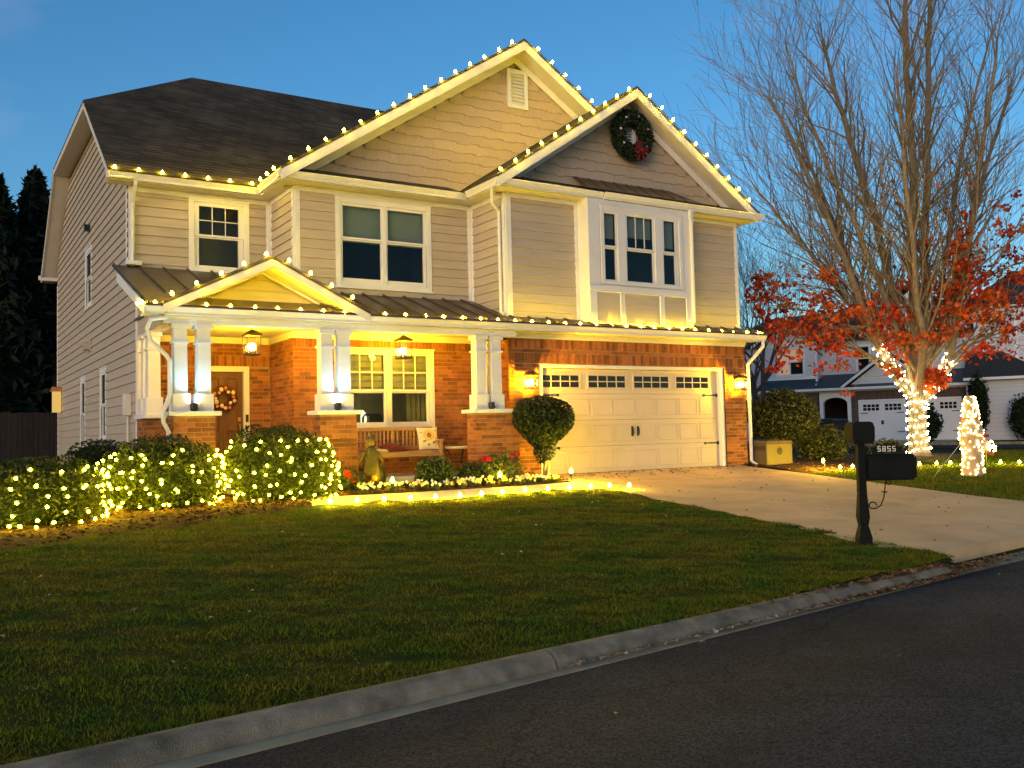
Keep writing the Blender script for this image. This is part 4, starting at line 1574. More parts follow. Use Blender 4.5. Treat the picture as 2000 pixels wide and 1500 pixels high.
# ================================================================== LIGHTS ON THE HOUSE
_bm = MB().lathe([(0.010, 0.0), (0.023, 0.015), (0.025, 0.030), (0.018, 0.050), (0.003, 0.066)], (0, 0, 0), 7)
BULB_ME = _bm.mesh('bulb', 'bulb_glow', True)
NET_ME = MB().lathe([(0.008, 0.0), (0.019, 0.014), (0.017, 0.030), (0.003, 0.046)], (0, 0, 0), 6).mesh('bulb', 'net_glow', True)
MINI_ME = MB().lathe([(0.006, 0.0), (0.018, 0.014), (0.014, 0.030), (0.002, 0.044)], (0, 0, 0), 5).mesh('bulb', 'mini_glow', True)
FIG_ME = MB().lathe([(0.005, 0.0), (0.013, 0.010), (0.010, 0.022), (0.002, 0.032)], (0, 0, 0), 5).mesh('bulb', 'figure_glow', True)


def resample(path, step):
    path = [Vector(p) for p in path]
    out, d = [path[0].copy()], 0.0
    for a, c in zip(path[:-1], path[1:]):
        L = (c - a).length
        t = step - d
        while t <= L:
            out.append(a + (c - a) * (t / L))
            t += step
        d = L - (t - step)
    return out


def string_lights(label, path, step, group=None, tilt=0.28, lift=0.0, bulb=None, name='string_lights', cat='string lights', sock=0.016, skip=None):
    pts = resample(path, step)
    t = thing(name, label, cat, tuple(pts[0]), group=group)
    b = MB()
    cord = []
    for i, p in enumerate(pts):
        cord.append(p)
        if i + 1 < len(pts):
            mid = (p + pts[i + 1]) / 2
            cord.append(mid + Vector((random.uniform(-0.01, 0.01), random.uniform(-0.01, 0.01), -0.012)))
    b.tube(cord, 0.005, 4)
    kept = []
    for i, p in enumerate(pts):
        if skip and skip(i):
            continue
        b.lathe([(0.012, 0.0), (0.013, sock)], tuple(p), 6)
        kept.append(p)
    b.build('cord', 'cord', t)
    for p in kept:
        put('bulb', bulb or BULB_ME, t, (p.x, p.y, p.z + sock - 0.003 + lift), (random.uniform(-tilt, tilt), random.uniform(-tilt, tilt), random.uniform(0, 3)))
    return t


# each run sits on the roof edge or the gutter lip
zg = ZE + 0.012
string_lights('row of bulbs on the upper left gutter beside the dark shingle roof', [(XO + 0.10, YL - OV - 0.02, zg), (XMg - 0.03, YL - OV - 0.02, zg), (XMg - 0.02, YM - OV + 0.10, zg)], 0.40)
xc, zc, xl, xr, ze = BG
s_ = (zc - ze) / (xc - xl)
string_lights('bulbs up the left slope of the tallest gable to its peak', [(xl + 0.15, 0.86, ze + 0.062 + 0.15 * s_), (xc, 0.86, zc + 0.062)], 0.40)
string_lights('bulbs down the right slope of the tallest gable', [(xc + 0.33, 0.86, zc + 0.062 - 0.33 * (zc - ze) / (xr - xc)), (0.95, 0.86, zc + 0.062 - 1.89 * (zc - ze) / (xr - xc))], 0.40)
xc, zc, xl, xr, ze = FG
s_ = (zc - ze) / (xc - xl)
string_lights('bulbs up the left slope of the front gable with the green wreath', [(xl + 0.05, -0.45, ze + 0.062 + 0.05 * s_), (xc, -0.45, zc + 0.062)], 0.37)
string_lights('bulbs down the right slope of the front gable towards the bare tree', [(xc + 0.31, -0.45, zc + 0.062 - 0.31 * s_), (xr - 0.06, -0.45, ze + 0.075)], 0.37)
string_lights('long row of bulbs on the lower gutter above porch and garage', [(-8.46, -0.405, 2.866), (4.42, -0.405, 2.866)], 0.372)
string_lights('short cluster of bulbs turning the corner of the lower left gutter', [(-8.66, -0.42, 2.86), (-8.66, -0.10, 2.88)], 0.10, tilt=0.8)
xc, zc, xl, xr, ze = PG
s_ = (zc - ze) / (xc - xl)
string_lights('bulbs over the small porch gable above the front door', [(xl + 0.12, -0.49, ze + 0.062 + 0.12 * s_), (xc, -0.49, zc + 0.064), (xr - 0.06, -0.49, ze + 0.062 + 0.06 * s_)], 0.40)


def point(name, loc, w, col, radius=0.05, parent=None):
    d = bpy.data.lights.new(name, 'POINT')
    d.energy = w
    d.color = col
    d.shadow_soft_size = radius
    o = bpy.data.objects.new(name, d)
    o.location = loc
    return link(o, parent)


LANT = (1.0, 0.54, 0.012)


def lantern(label, x, y, z0, z1, w, hang=None, wall=None, group=None):
    """four-sided glazed lantern; z0..z1 is the glazed body"""
    t = thing('hanging_lantern' if hang else 'wall_lantern', label, 'lantern', (x, y, z0), group=group)
    h = w / 2
    wt, wb = h, h * 0.92
    b = MB()
    for sx in (-1, 1):
        for sy in (-1, 1):
            b.tube([(x + sx * wb, y + sy * wb, z0), (x + sx * wt, y + sy * wt, z1)], 0.008, 4)
    for zz, q in ((z0, wb), (z1, wt)):
        b.box(x - q - 0.009, x + q + 0.009, y - q - 0.009, y - q + 0.009, zz - 0.009, zz + 0.009); b.box(x - q - 0.009, x + q + 0.009, y + q - 0.009, y + q + 0.009, zz - 0.009, zz + 0.009)
        b.box(x - q - 0.009, x - q + 0.009, y - q + 0.01, y + q - 0.01, zz - 0.009, zz + 0.009); b.box(x + q - 0.009, x + q + 0.009, y - q + 0.01, y + q - 0.01, zz - 0.009, zz + 0.009)
    b.build('frame', 'bronze', t)
    b = MB()
    q = wt + 0.025
    b.add([(x - q, y - q, z1 + 0.01), (x + q, y - q, z1 + 0.01), (x + q, y + q, z1 + 0.01), (x - q, y + q, z1 + 0.01), (x - 0.02, y - 0.02, z1 + w * 0.42), (x + 0.02, y - 0.02, z1 + w * 0.42), (x + 0.02, y + 0.02, z1 + w * 0.42), (x - 0.02, y + 0.02, z1 + w * 0.42)],
          [(0, 3, 2, 1), (4, 5, 6, 7), (0, 1, 5, 4), (1, 2, 6, 5), (2, 3, 7, 6), (3, 0, 4, 7)])
    b.build('roof_cap', 'bronze', t)
    for k in range(4):
        a, e = ((-1, -1), (1, -1)), ((-1, 1), (1, 1))
        P4 = [((-1, -1), (1, -1)), ((1, -1), (1, 1)), ((1, 1), (-1, 1)), ((-1, 1), (-1, -1))][k]
        b = MB()
        b.add([(x + P4[0][0] * (wb - 0.004), y + P4[0][1] * (wb - 0.004), z0 + 0.01), (x + P4[1][0] * (wb - 0.004), y + P4[1][1] * (wb - 0.004), z0 + 0.01),
               (x + P4[1][0] * (wt - 0.004), y + P4[1][1] * (wt - 0.004), z1 - 0.01), (x + P4[0][0] * (wt - 0.004), y + P4[0][1] * (wt - 0.004), z1 - 0.01)], [(0, 1, 2, 3)])
        b.build('pane', 'lantern_glass', t)
    if hang:
        MB().tube([(x, y, z1 + w * 0.42), (x, y, hang)], 0.008, 6).build('stem', 'bronze', t)
    else:
        b = MB(); b.tube([(x, wall, z1 - 0.05), (x, y + h * 0.6, z1 + w * 0.2)], 0.012, 6); b.box(x - 0.05, x + 0.05, wall - 0.018, wall - 0.003, z0 + 0.02, z1 + 0.02)
        b.build('wall_plate', 'bronze', t)
    b = MB(); b.box(x - wb, x + wb, y - wb, y + wb, z0 - 0.012, z0 - 0.010)
    for k in range(3):
        an = 2.1 * k + 0.4
        b.lathe([(0.012, z0 - 0.01), (0.012, z0 + (z1 - z0) * 0.22)], (x + 0.035 * math.cos(an), y + 0.035 * math.sin(an), 0), 6)
    b.build('candle_holder', 'bronze', t)
    for k in range(3):
        an = 2.1 * k + 0.4
        MB().lathe([(0.014, 0), (0.030, 0.03), (0.028, 0.07), (0.004, 0.12)], (x + 0.035 * math.cos(an), y + 0.035 * math.sin(an), z0 + (z1 - z0) * 0.23), 7).build('bulb', 'candle_glow', t, smooth=True)
    return t


for lab, x in (('glowing bronze lantern hanging in front of the front door', -6.76), ('glowing bronze lantern hanging in front of the porch window', -3.99)):
    t = lantern(lab, x, 0.5, 2.245, 2.565, 0.235, hang=2.745)
    point('lantern_light', (x, 0.5, 2.40), LANTERN_W, LANT, 0.05, t)
for lab, x in (('lit wall lantern left of the garage door above the topiary', -1.68), ('lit wall lantern on the brick right of the garage door', 3.815)):
    t = lantern(lab, x, -0.185, 1.665, 1.925, 0.20, wall=-0.008)
    point('lantern_light', (x, -0.185, 1.80), SCONCE_W, LANT, 0.045, t)

# column spotlights
for i, (x, lab, on) in enumerate(((-7.90, 'small black spotlight lighting the columns left of the front door', 1), (-5.60, 'small black spotlight on the pier cap between door and window', 1), (-2.66, 'small black unlit spotlight on the pier cap beside the garage', 0))):
    t = thing('column_spotlight', lab, 'spotlight', (x, -0.38, 1.285))
    b = MB()
    rot = Euler((R(-12), 0, 0))
    b.lathe([(0.055, 0.0), (0.062, 0.02), (0.062, 0.10), (0.052, 0.10), (0.045, 0.085)], (x, -0.375, 1.30), 12, rot=rot)
    b.box(x - 0.03, x + 0.03, -0.40, -0.34, 1.285, 1.30)
    b.build('housing', 'black_metal', t)
    b = MB(); b.lathe([(0.044, 0.0), (0.044, 0.004)], (x, -0.375 + 0.018, 1.30 + 0.088), 12, rot=rot)
    b.build('lens', 'spot_glow' if on else 'dark_plastic', t)
    if on:
        d = bpy.data.lights.new('spot_beam', 'SPOT')
        d.energy = SPOT_W
        d.color = (0.12, 0.60, 1.0)
        d.spot_size = R(110)
        d.spot_blend = 0.8
        d.shadow_soft_size = 0.03
        o = bpy.data.objects.new('spot_beam', d)
        o.location = (x, -0.392, 1.412)
        o.rotation_euler = (Vector((0, 0.22, 1.0)) * -1).to_track_quat('Z', 'Y').to_euler()
        link(o, t)

# ================================================================== WREATHS
def wreath(label, c, r, tube, n, m, axis='f'):
    t = thing('wreath', label, 'wreath', (c[0], c[1], c[2] - r))
    a = RNG.uniform(0, 2 * math.pi, n)
    ph = RNG.uniform(0, 2 * math.pi, n)
    rr = tube * np.sqrt(RNG.random(n))
    x = c[0] + (r - tube + rr * np.cos(ph)) * np.cos(a)
    z = c[2] + (r - tube + rr * np.cos(ph)) * np.sin(a)
    y = c[1] - tube * 0.6 + rr * np.sin(ph) * 0.8
    leaves('greenery', m, t, np.stack([x, y, z], 1), 0.10 if r > 0.4 else 0.05, aspect=0.3)
    b = MB()
    pts = [(c[0] + (r - tube) * math.cos(k * math.pi / 12), c[1] - tube * 0.5, c[2] + (r - tube) * math.sin(k * math.pi / 12)) for k in range(25)]
    b.tube(pts, tube * 0.5, 6, cap=False)
    b.build('ring', m, t)
    return t


w1 = wreath('dark green wreath with red bow in the front gable peak', (0.97, -0.06, 6.93), 0.54, 0.17, 5200, 'wreath_needle')
b = MB()
for sx in (-1, 1):
    b.add([(1.08, -0.30, 6.58), (1.08 + sx * 0.16, -0.34, 6.68), (1.08 + sx * 0.19, -0.30, 6.56), (1.08 + sx * 0.12, -0.35, 6.49)], [(0, 1, 2, 3)])
    b.add([(1.08, -0.31, 6.58), (1.08 + sx * 0.04, -0.32, 6.55), (1.08 + sx * 0.13, -0.30, 6.36), (1.08 + sx * 0.04, -0.30, 6.38)], [(0, 1, 2, 3)])
b.ball((1.08, -0.33, 6.58), 0.045, 7, 4)
b.slab([(1.02, -0.30, 6.60), (1.14, -0.30, 6.60), (1.16, -0.28, 6.80), (1.0, -0.28, 6.78)], (0, 0.03, 0))
b.build('bow', 'ribbon_red', w1)
for a in (0.4, 1.3, 2.2, 3.0, 3.8, 5.6):
    MB().ball((0.97 + 0.38 * math.cos(a), -0.27, 6.93 + 0.38 * math.sin(a)), 0.028, 7, 4).build('bauble', 'trim', w1, smooth=True)
w2 = wreath('autumn wreath of cream and orange blooms on the front door', (-6.70, 2.57, 1.60), 0.255, 0.085, 1300, 'wreath_wine')
for k in range(15):
    a = k * 2 * math.pi / 15 + 0.2
    rr = 0.17 + 0.03 * math.sin(k * 2.3)
    s = random.uniform(0.026, 0.046)
    MB().ball((-6.70 + rr * math.cos(a), 2.47, 1.60 + rr * math.sin(a)), s, 8, 5, (1, 0.6, 1)).build('bloom', 'wreath_cream' if k % 3 else 'wreath_orange', w2, smooth=True)

# ================================================================== PORCH FURNITURE
def bench():
    x0, x1, yb, yf, z = -4.86, -3.34, 0.78, 0.26, 0.13
    t = thing('porch_bench', 'slatted wooden bench under the porch window', 'bench', ((x0 + x1) / 2, (yb + yf) / 2, z))
    for x in (x0, x1 - 0.06):
        MB().box(x, x + 0.06, yb - 0.05, yb, z, z + 0.80).build('leg', 'bench_wood', t, bevel=0.006)
        MB().box(x, x + 0.06, yf, yf + 0.05, z, z + 0.60).build('leg', 'bench_wood', t, bevel=0.006)
        MB().box(x - 0.01, x + 0.07, yf - 0.04, yb - 0.051, z + 0.601, z + 0.63).build('armrest', 'bench_wood', t, bevel=0.006)
        MB().box(x + 0.01, x + 0.05, yf + 0.051, yb - 0.051, z + 0.33, z + 0.39).build('rail', 'bench_wood', t, bevel=0.004)
    MB().box(x0 - 0.02, x1 + 0.02, yb - 0.06, yb + 0.01, z + 0.801, z + 0.87).build('top_rail', 'bench_wood', t, bevel=0.008)
    MB().box(x0 + 0.061, x1 - 0.061, yb - 0.045, yb - 0.01, z + 0.46, z + 0.52).build('rail', 'bench_wood', t, bevel=0.004)
    MB().box(x0 + 0.061, x1 - 0.061, yf + 0.005, yf + 0.04, z + 0.33, z + 0.405).build('rail', 'bench_wood', t, bevel=0.004)
    n = 18
    for k in range(n):
        x = x0 + 0.10 + (x1 - x0 - 0.24) * k / (n - 1)
        w_ = 0.10 if k in (8, 9) else 0.036
        MB().box(x, x + w_, yb - 0.038, yb - 0.018, z + 0.5201, z + 0.8).build('slat', 'bench_wood', t)
    for k in range(5):
        y = yf + 0.045 + k * 0.09
        MB().box(x0 + 0.002, x1 - 0.002, y, y + 0.075, z + 0.4055, z + 0.428).build('seat_slat', 'bench_wood', t, bevel=0.004)
    return t


bench()


def cushion(name, label, c, w, h, th, tiltx, rz, m):
    b = MB()
    n = 9
    vs = []
    for s in (1, -1):
        for j in range(n):
            for i in range(n):
                u, v = -1 + 2 * i / (n - 1), -1 + 2 * j / (n - 1)
                k = (1 - abs(u) ** 3) * (1 - abs(v) ** 3)
                pin = 1 - 0.06 * (1 - abs(u)) * abs(v) ** 2 - 0.0
                p = Vector((u * w / 2 * (1 - 0.07 * (1 - v * v) * abs(u)), -s * th / 2 * k ** 0.6, v * h / 2 * pin))
                p.rotate(Euler((tiltx, 0, 0)))
                p.rotate(Euler((0, 0, rz)))
                vs.append(p + Vector(c))
    fs = []
    for s in (0, 1):
        o = s * n * n
        for j in range(n - 1):
            for i in range(n - 1):
                q = (o + j * n + i, o + j * n + i + 1, o + (j + 1) * n + i + 1, o + (j + 1) * n + i)
                fs.append(q if s == 0 else q[::-1])
    b.add(vs, fs)
    t = thing(name, label, 'pillow', (c[0], c[1], c[2] - h / 2))
    b.build('cover', m, t, smooth=True)
    return t


pc = Vector((-3.52, 0.52, 0.775))
t = cushion('pillow', 'cream pillow with a sunflower print on the bench', pc, 0.42, 0.42, 0.12, R(-14), 0, 'pillow_cream')


def on_pillow(u, v, lift=0.064):
    k = ((1 - abs(u / 0.21) ** 3) * (1 - abs(v / 0.21) ** 3)) ** 0.6
    p = Vector((u, -0.06 * k - (lift - 0.06), v))
    p.rotate(Euler((R(-14), 0, 0)))
    return pc + p


b = MB()
for k in range(18):
    a = k * 2 * math.pi / 18
    for (r0, r1, dw) in ((0.045, 0.125, 0.16),):
        cu, cv = 0.0, 0.05
        pts = [on_pillow(cu + r0 * math.cos(a), cv + r0 * math.sin(a)), on_pillow(cu + 0.09 * math.cos(a + dw), cv + 0.09 * math.sin(a + dw)), on_pillow(cu + r1 * math.cos(a), cv + r1 * math.sin(a)), on_pillow(cu + 0.09 * math.cos(a - dw), cv + 0.09 * math.sin(a - dw))]
        b.add(pts, [(0, 3, 2, 1)])
b.build('sunflower_petals', 'sunflower_yellow', t)
b = MB(); b.add([on_pillow(0.05 * math.cos(k * 0.5236), 0.05 + 0.05 * math.sin(k * 0.5236), 0.066) for k in range(12)], [tuple(range(12))[::-1]])
b.build('sunflower_centre', 'sunflower_brown', t)
b = MB()
for u, v, du, dv in ((-0.10, -0.06, 0.07, 0.03), (0.09, -0.09, 0.06, 0.04), (-0.02, -0.13, 0.03, 0.06), (-0.15, 0.10, 0.04, 0.02), (0.15, 0.14, 0.03, 0.03)):
    b.add([on_pillow(u - du * 0.7, v), on_pillow(u, v - dv * 0.5), on_pillow(u + du * 0.7, v + dv * 0.4), on_pillow(u, v + dv * 0.5)], [(0, 1, 2, 3)])
b.build('leaf_print', 'leaf_print', t)
cushion('pillow', 'dark wine red pillow lying flat on the bench', Vector((-4.25, 0.45, 0.62)), 0.46, 0.34, 0.13, R(-76), 0.2, 'pillow_red')
cushion('pillow', 'small pale folded cushion on the left end of the bench', Vector((-4.52, 0.36, 0.585)), 0.30, 0.2, 0.05, R(-86), 0.1, 'pillow_cream')

t = thing('side_table', 'small metal side table with pale top beside the third pier', 'table', (-2.95, 0.45, 0.13))
b = MB(); b.lathe([(0.20, 0.55), (0.245, 0.575), (0.25, 0.60), (0.22, 0.585), (0.1, 0.575)], (-2.93, 0.45, 0.02), 20)
b.build('table_top', 'pillow_cream', t, smooth=True)
for k in range(3):
    a = k * 2.094 + 2.6
    MB().tube([(-2.93 + 0.2 * math.cos(a), 0.45 + 0.2 * math.sin(a), 0.57), (-2.93 + 0.12 * math.cos(a), 0.45 + 0.12 * math.sin(a), 0.35), (-2.93 + 0.21 * math.cos(a), 0.45 + 0.21 * math.sin(a), 0.13)], 0.011, 6).build('leg', 'black_metal', t)
MB().tube([(-2.93 + 0.14 * math.cos(k * 0.5236), 0.45 + 0.14 * math.sin(k * 0.5236), 0.33) for k in range(13)], 0.007, 5).build('ring', 'black_metal', t)

# table lamp and chair inside the lit room
t = thing('table_lamp', 'glowing table lamp inside the porch window', 'lamp', (-4.36, 1.80, 0.9))
MB().lathe([(0.11, 1.06), (0.13, 1.08), (0.17, 1.15), (0.15, 1.28), (0.10, 1.34)], (-4.38, 1.75, 0), 14).build('lamp_shade', 'lamp_shade_glow', t, smooth=True)
MB().lathe([(0.08, 0.98), (0.05, 1.0), (0.02, 1.03), (0.02, 1.07)], (-4.38, 1.75, 0), 10).build('base', 'bronze', t)
t = thing('chair', 'dark chair back seen through the porch window', 'chair', (-4.2, 1.58, 0.9))
MB().tube([(-4.36, 1.55, 0.98), (-4.36, 1.55, 1.20), (-4.32, 1.55, 1.25), (-4.02, 1.55, 1.25), (-3.98, 1.55, 1.20), (-3.98, 1.55, 0.98)], 0.022, 6).build('back_frame', 'dark_plastic', t)
MB().box(-4.24, -4.0, 1.54, 1.56, 0.98, 1.235).build('back_panel', 'dark_plastic', t)

# ================================================================== PLANTS
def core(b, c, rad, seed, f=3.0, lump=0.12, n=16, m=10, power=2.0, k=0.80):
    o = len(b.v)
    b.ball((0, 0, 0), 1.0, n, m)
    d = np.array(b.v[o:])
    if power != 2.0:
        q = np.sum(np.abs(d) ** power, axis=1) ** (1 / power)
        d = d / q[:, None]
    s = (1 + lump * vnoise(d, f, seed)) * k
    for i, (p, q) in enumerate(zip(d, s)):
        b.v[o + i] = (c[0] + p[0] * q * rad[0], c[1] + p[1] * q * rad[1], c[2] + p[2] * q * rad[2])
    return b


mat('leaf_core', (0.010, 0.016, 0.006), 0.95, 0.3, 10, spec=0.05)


def shrub(name, label, c, rad, n, size, m, seed, stems=0, zmin=None, power=2.0, lump=0.12, f=3.0, group=None, thick=0.3, cat='shrub', aspect=0.55):
    base = gz(c[0], c[1])
    t = thing(name, label, cat, (c[0], c[1], base), group=group)
    pts = shell(c, rad, n, thick, lump, f, seed, zmin, power)
    leaves('foliage', m, t, pts, size, aspect=aspect)
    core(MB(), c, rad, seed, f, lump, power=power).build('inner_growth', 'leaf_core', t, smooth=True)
    for k in range(stems):
        a = k * 2.4
        r = rad[0] * 0.22
        MB().tube([(c[0] + r * 0.5 * math.cos(a), c[1] + r * 0.5 * math.sin(a), base - 0.05), (c[0] + r * math.cos(a), c[1] + r * math.sin(a), c[2])], [0.02, 0.012], 5).build('stem', 'bark', t)
    return t


HED = [('clipped hedge mound at the left edge, wrapped in net lights', (-10.45, -1.75, 0.17), (1.12, 0.78, 0.56), 31),
       ('clipped hedge mound with net lights in the middle of the row', (-8.50, -1.10, 0.31), (0.86, 0.66, 0.57), 32),
       ('tallest clipped hedge mound with net lights, beside the flower bed', (-6.80, -1.02, 0.40), (0.86, 0.62, 0.64), 33)]
for lab, c, rad, sd in HED:
    shrub('hedge_shrub', lab, c, rad, 11000, 0.052, 'hedge_leaf', sd, 5, power=2.25, lump=0.16, f=3.4, thick=0.45, group='hedge mounds along the front of the porch')


def surf(c, rad, d, seed, power, lump, f, out=1.02):
    d = Vector(d).normalized()
    q = (abs(d.x) ** power + abs(d.y) ** power + abs(d.z) ** power) ** (1 / power)
    v = np.array([[d.x / q, d.y / q, d.z / q]])
    k = float((1 + lump * vnoise(v, f, seed))[0]) * out
    return Vector((c[0] + v[0][0] * k * rad[0], c[1] + v[0][1] * k * rad[1], c[2] + v[0][2] * k * rad[2]))


for (lab, c, rad, sd), nl in zip(HED, ('net lights draped over the leftmost hedge mound', 'net lights draped over the middle hedge mound', 'net lights draped over the tall hedge mound by the flower bed')):
    path = []
    rows = [R(33), R(19), R(5), R(-9), R(-23), R(-37)]
    for j, el in enumerate(rows):
        aa = np.linspace(R(170), R(372), 17) if j % 2 == 0 else np.linspace(R(372), R(170), 17)
        for a in aa:
            e2 = el + R(random.uniform(-7, 7))
            a2 = a + R(random.uniform(-4, 4))
            path.append(surf(c, rad, (math.cos(a2) * math.cos(e2), math.sin(a2) * math.cos(e2), math.sin(e2)), sd, 2.25, 0.16, 3.4, 1.03))
    t = thing('net_lights', nl, 'string lights', (c[0], c[1], c[2] - rad[2]), group=None)
    MB().tube(path, 0.004, 3).build('cord', 'cord', t)
    for i, p in enumerate(path):
        if random.random() < 0.92:
            put('bulb', NET_ME, t, tuple(p), (random.uniform(-1.6, 1.6), random.uniform(-1.6, 1.6), 0))

# dark low shrubs by the side wall
shrub('shrub', 'dark rounded shrub against the left side wall', (-8.95, 1.6, 0.42), (0.55, 0.6, 0.5), 2600, 0.06, 'box_leaf', 40, 3)
shrub('shrub', 'low dark shrub at the far left behind the hedge', (-11.0, 0.4, 0.25), (0.9, 0.7, 0.42), 2600, 0.06, 'box_leaf', 41, 3)

# topiary in front of the garage jamb
t = thing('topiary', 'ball topiary on a stem beside the garage door', 'topiary', (-1.80, -0.80, gz(-1.8, -0.8)))
tc = (-1.82, -0.80, 1.02)
pts = shell(tc, (0.55, 0.50, 0.47), 9000, 0.35, 0.08, 3.0, 52, None, 2.4)
low = (tc[2] - pts[:, 2]).clip(0)
pts[:, 0] = tc[0] + (pts[:, 0] - tc[0]) * (1 - low * 0.9)
pts[:, 1] = tc[1] + (pts[:, 1] - tc[1]) * (1 - low * 0.9)
pts2 = shell((-1.84, -0.80, 0.50), (0.20, 0.18, 0.22), 900, 0.5, 0.2, 3.0, 53)
leaves('foliage', 'box_leaf', t, np.vstack([pts, pts2]), 0.052)
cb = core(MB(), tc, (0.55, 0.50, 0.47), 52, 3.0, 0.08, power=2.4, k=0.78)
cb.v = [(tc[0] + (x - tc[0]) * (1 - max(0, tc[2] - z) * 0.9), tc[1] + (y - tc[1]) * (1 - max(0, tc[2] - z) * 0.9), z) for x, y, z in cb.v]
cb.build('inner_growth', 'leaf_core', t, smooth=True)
b = MB()
for ph in (0, 2.1, 4.2):
    b.tube([(-1.80 + 0.035 * math.cos(ph + z * 6), -0.80 + 0.035 * math.sin(ph + z * 6), z) for z in np.linspace(-0.1, 0.85, 10)], [0.035 - 0.001 * k for k in range(10)], 6)
b.build('stem', 'bark', t, smooth=True)

# shrubs right of the garage
b = None
t = shrub('round_shrub', 'clipped round shrub right of the garage, behind the tan cabinet', (6.35, 0.95, 1.02), (0.86, 0.84, 0.74), 9000, 0.065, 'shrub_leaf', 61, 4, thick=0.3, lump=0.07)
shrub('loose_shrub', 'loose yellow-green shrub beside the round clipped one', (7.15, 0.45, 0.36), (0.60, 0.55, 0.50), 4600, 0.075, 'shrub_leaf', 62, 4, lump=0.22, f=4.0, thick=0.5)
shrub('low_shrub', 'small leafy shrub low behind the mailbox', (8.6, -0.3, 0.14), (0.45, 0.4, 0.32), 1400, 0.07, 'shrub_leaf', 63, 3, lump=0.25, f=4.0, thick=0.5)

# flower bed
def rose(label, x, y, h, r, nb, pm, seed):
    z = gz(x, y)
    t = thing('flowering_shrub', label, 'shrub', (x, y, z))
    pts = shell((x, y, z + h * 0.55), (r, r * 0.8, h * 0.5), 1500, 0.7, 0.25, 4.0, seed)
    leaves('foliage', 'bed_leaf', t, pts, 0.055)
    for k in range(6):
        a = k * 1.05
        MB().tube([(x, y, z - 0.03), (x + r * 0.6 * math.cos(a), y + r * 0.5 * math.sin(a), z + h * random.uniform(0.6, 0.95))], [0.010, 0.005], 4).build('stem', 'bark', t)
    for k in range(nb):
        a = random.uniform(2.6, 6.8)
        p = (x + r * 0.9 * math.cos(a) * random.uniform(0.3, 1), y + r * 0.8 * math.sin(a) * random.uniform(0.5, 1), z + h * random.uniform(0.55, 1.08))
        leaves('blossom', pm, t, shell(p, (0.045, 0.045, 0.035), 46, 0.6, 0.1), 0.055, aspect=0.9)
    return t


rose('rose bush with red blooms below the third pier', -2.72, -0.72, 0.52, 0.42, 8, 'rose_petal', 71)
rose('small plant with dark red flowers beside the second pier', -5.62, -0.62, 0.36, 0.34, 7, 'red_petal', 72)
shrub('bed_shrub', 'bushy green shrub in front of the bench', (-3.98, -0.62, 0.16), (0.36, 0.32, 0.30), 2400, 0.05, 'bed_leaf', 73, 3, lump=0.25, f=4, thick=0.5)
shrub('bed_shrub', 'low leafy plant left of the red roses', (-3.22, -0.50, 0.10), (0.28, 0.24, 0.22), 1300, 0.05, 'bed_leaf', 74, 2, lump=0.25, f=4, thick=0.5)

# pansies in loose rows
for k in range(44):
    row = k % 3
    x = -5.45 + (k // 3) * 0.262 + random.uniform(-0.08, 0.08)
    y = -1.06 + row * 0.16 + random.uniform(-0.04, 0.04)
    if x > -1.6:
        continue
    z = gz(x, y) + 0.035
    col_ = 'pansy_white' if (row == 2 or random.random() < 0.45) else 'pansy_yellow'
    t = thing('pansy', 'white pansy in the front flower bed' if col_ == 'pansy_white' else 'yellow pansy in the front flower bed', 'flower', (x, y, z), group='white pansies' if col_ == 'pansy_white' else 'yellow pansies')
    leaves('foliage', 'bed_leaf', t, shell((x, y, z + 0.035), (0.085, 0.085, 0.05), 70, 0.8, 0.2, 4, k), 0.045)
    pp = []
    for q in range(random.randint(3, 7)):
        cx_, cy_, cz_ = x + random.uniform(-0.08, 0.08), y + random.uniform(-0.08, 0.04), z + random.uniform(0.06, 0.12)
        for w_ in range(4):
            a = w_ * 1.57 + 0.4
            pp.append((cx_ + 0.014 * math.cos(a), cy_, cz_ + 0.014 * math.sin(a)))
    leaves('blossom', col_, t, pp, 0.036, up=(0, -1, 0.5), aspect=0.9, jitter=0.3)

# little spot and stake lights in the bed
def stake_light(label, x, y, dirx, m='bulb_glow', big=0.0):
    z = gz(x, y) + 0.03
    t = thing('stake_light', label, 'garden light', (x, y, z))
    MB().tube([(x, y, z - 0.05), (x, y, z + 0.09)], 0.007, 5).build('stake', 'black_metal', t)
    MB().lathe([(0.03, 0.0), (0.035, 0.05), (0.03, 0.06)], (x, y, z + 0.09), 8).build('housing', 'black_metal', t)
    MB().lathe([(0.012, 0.0), (0.03, 0.02), (0.028, 0.045), (0.004, 0.09)], (x, y, z + 0.152), 8).build('bulb', m, t, smooth=True)
    if big:
        point('stake_glow', (x, y - 0.05, z + 0.30), big, (1.0, 0.60, 0.03), 0.03, t)
    return t


stake_light('garden stake light at the foot of the topiary', -1.46, -1.10, 0, big=40.0)
stake_light('garden stake light at the right edge of the driveway by the tan cabinet', 4.75, -1.55, 0, big=60.0)
stake_light('garden stake light among the pansies at the left', -4.98, -1.10, 0)
stake_light('garden stake light among the pansies near the roses', -2.95, -1.08, 0)

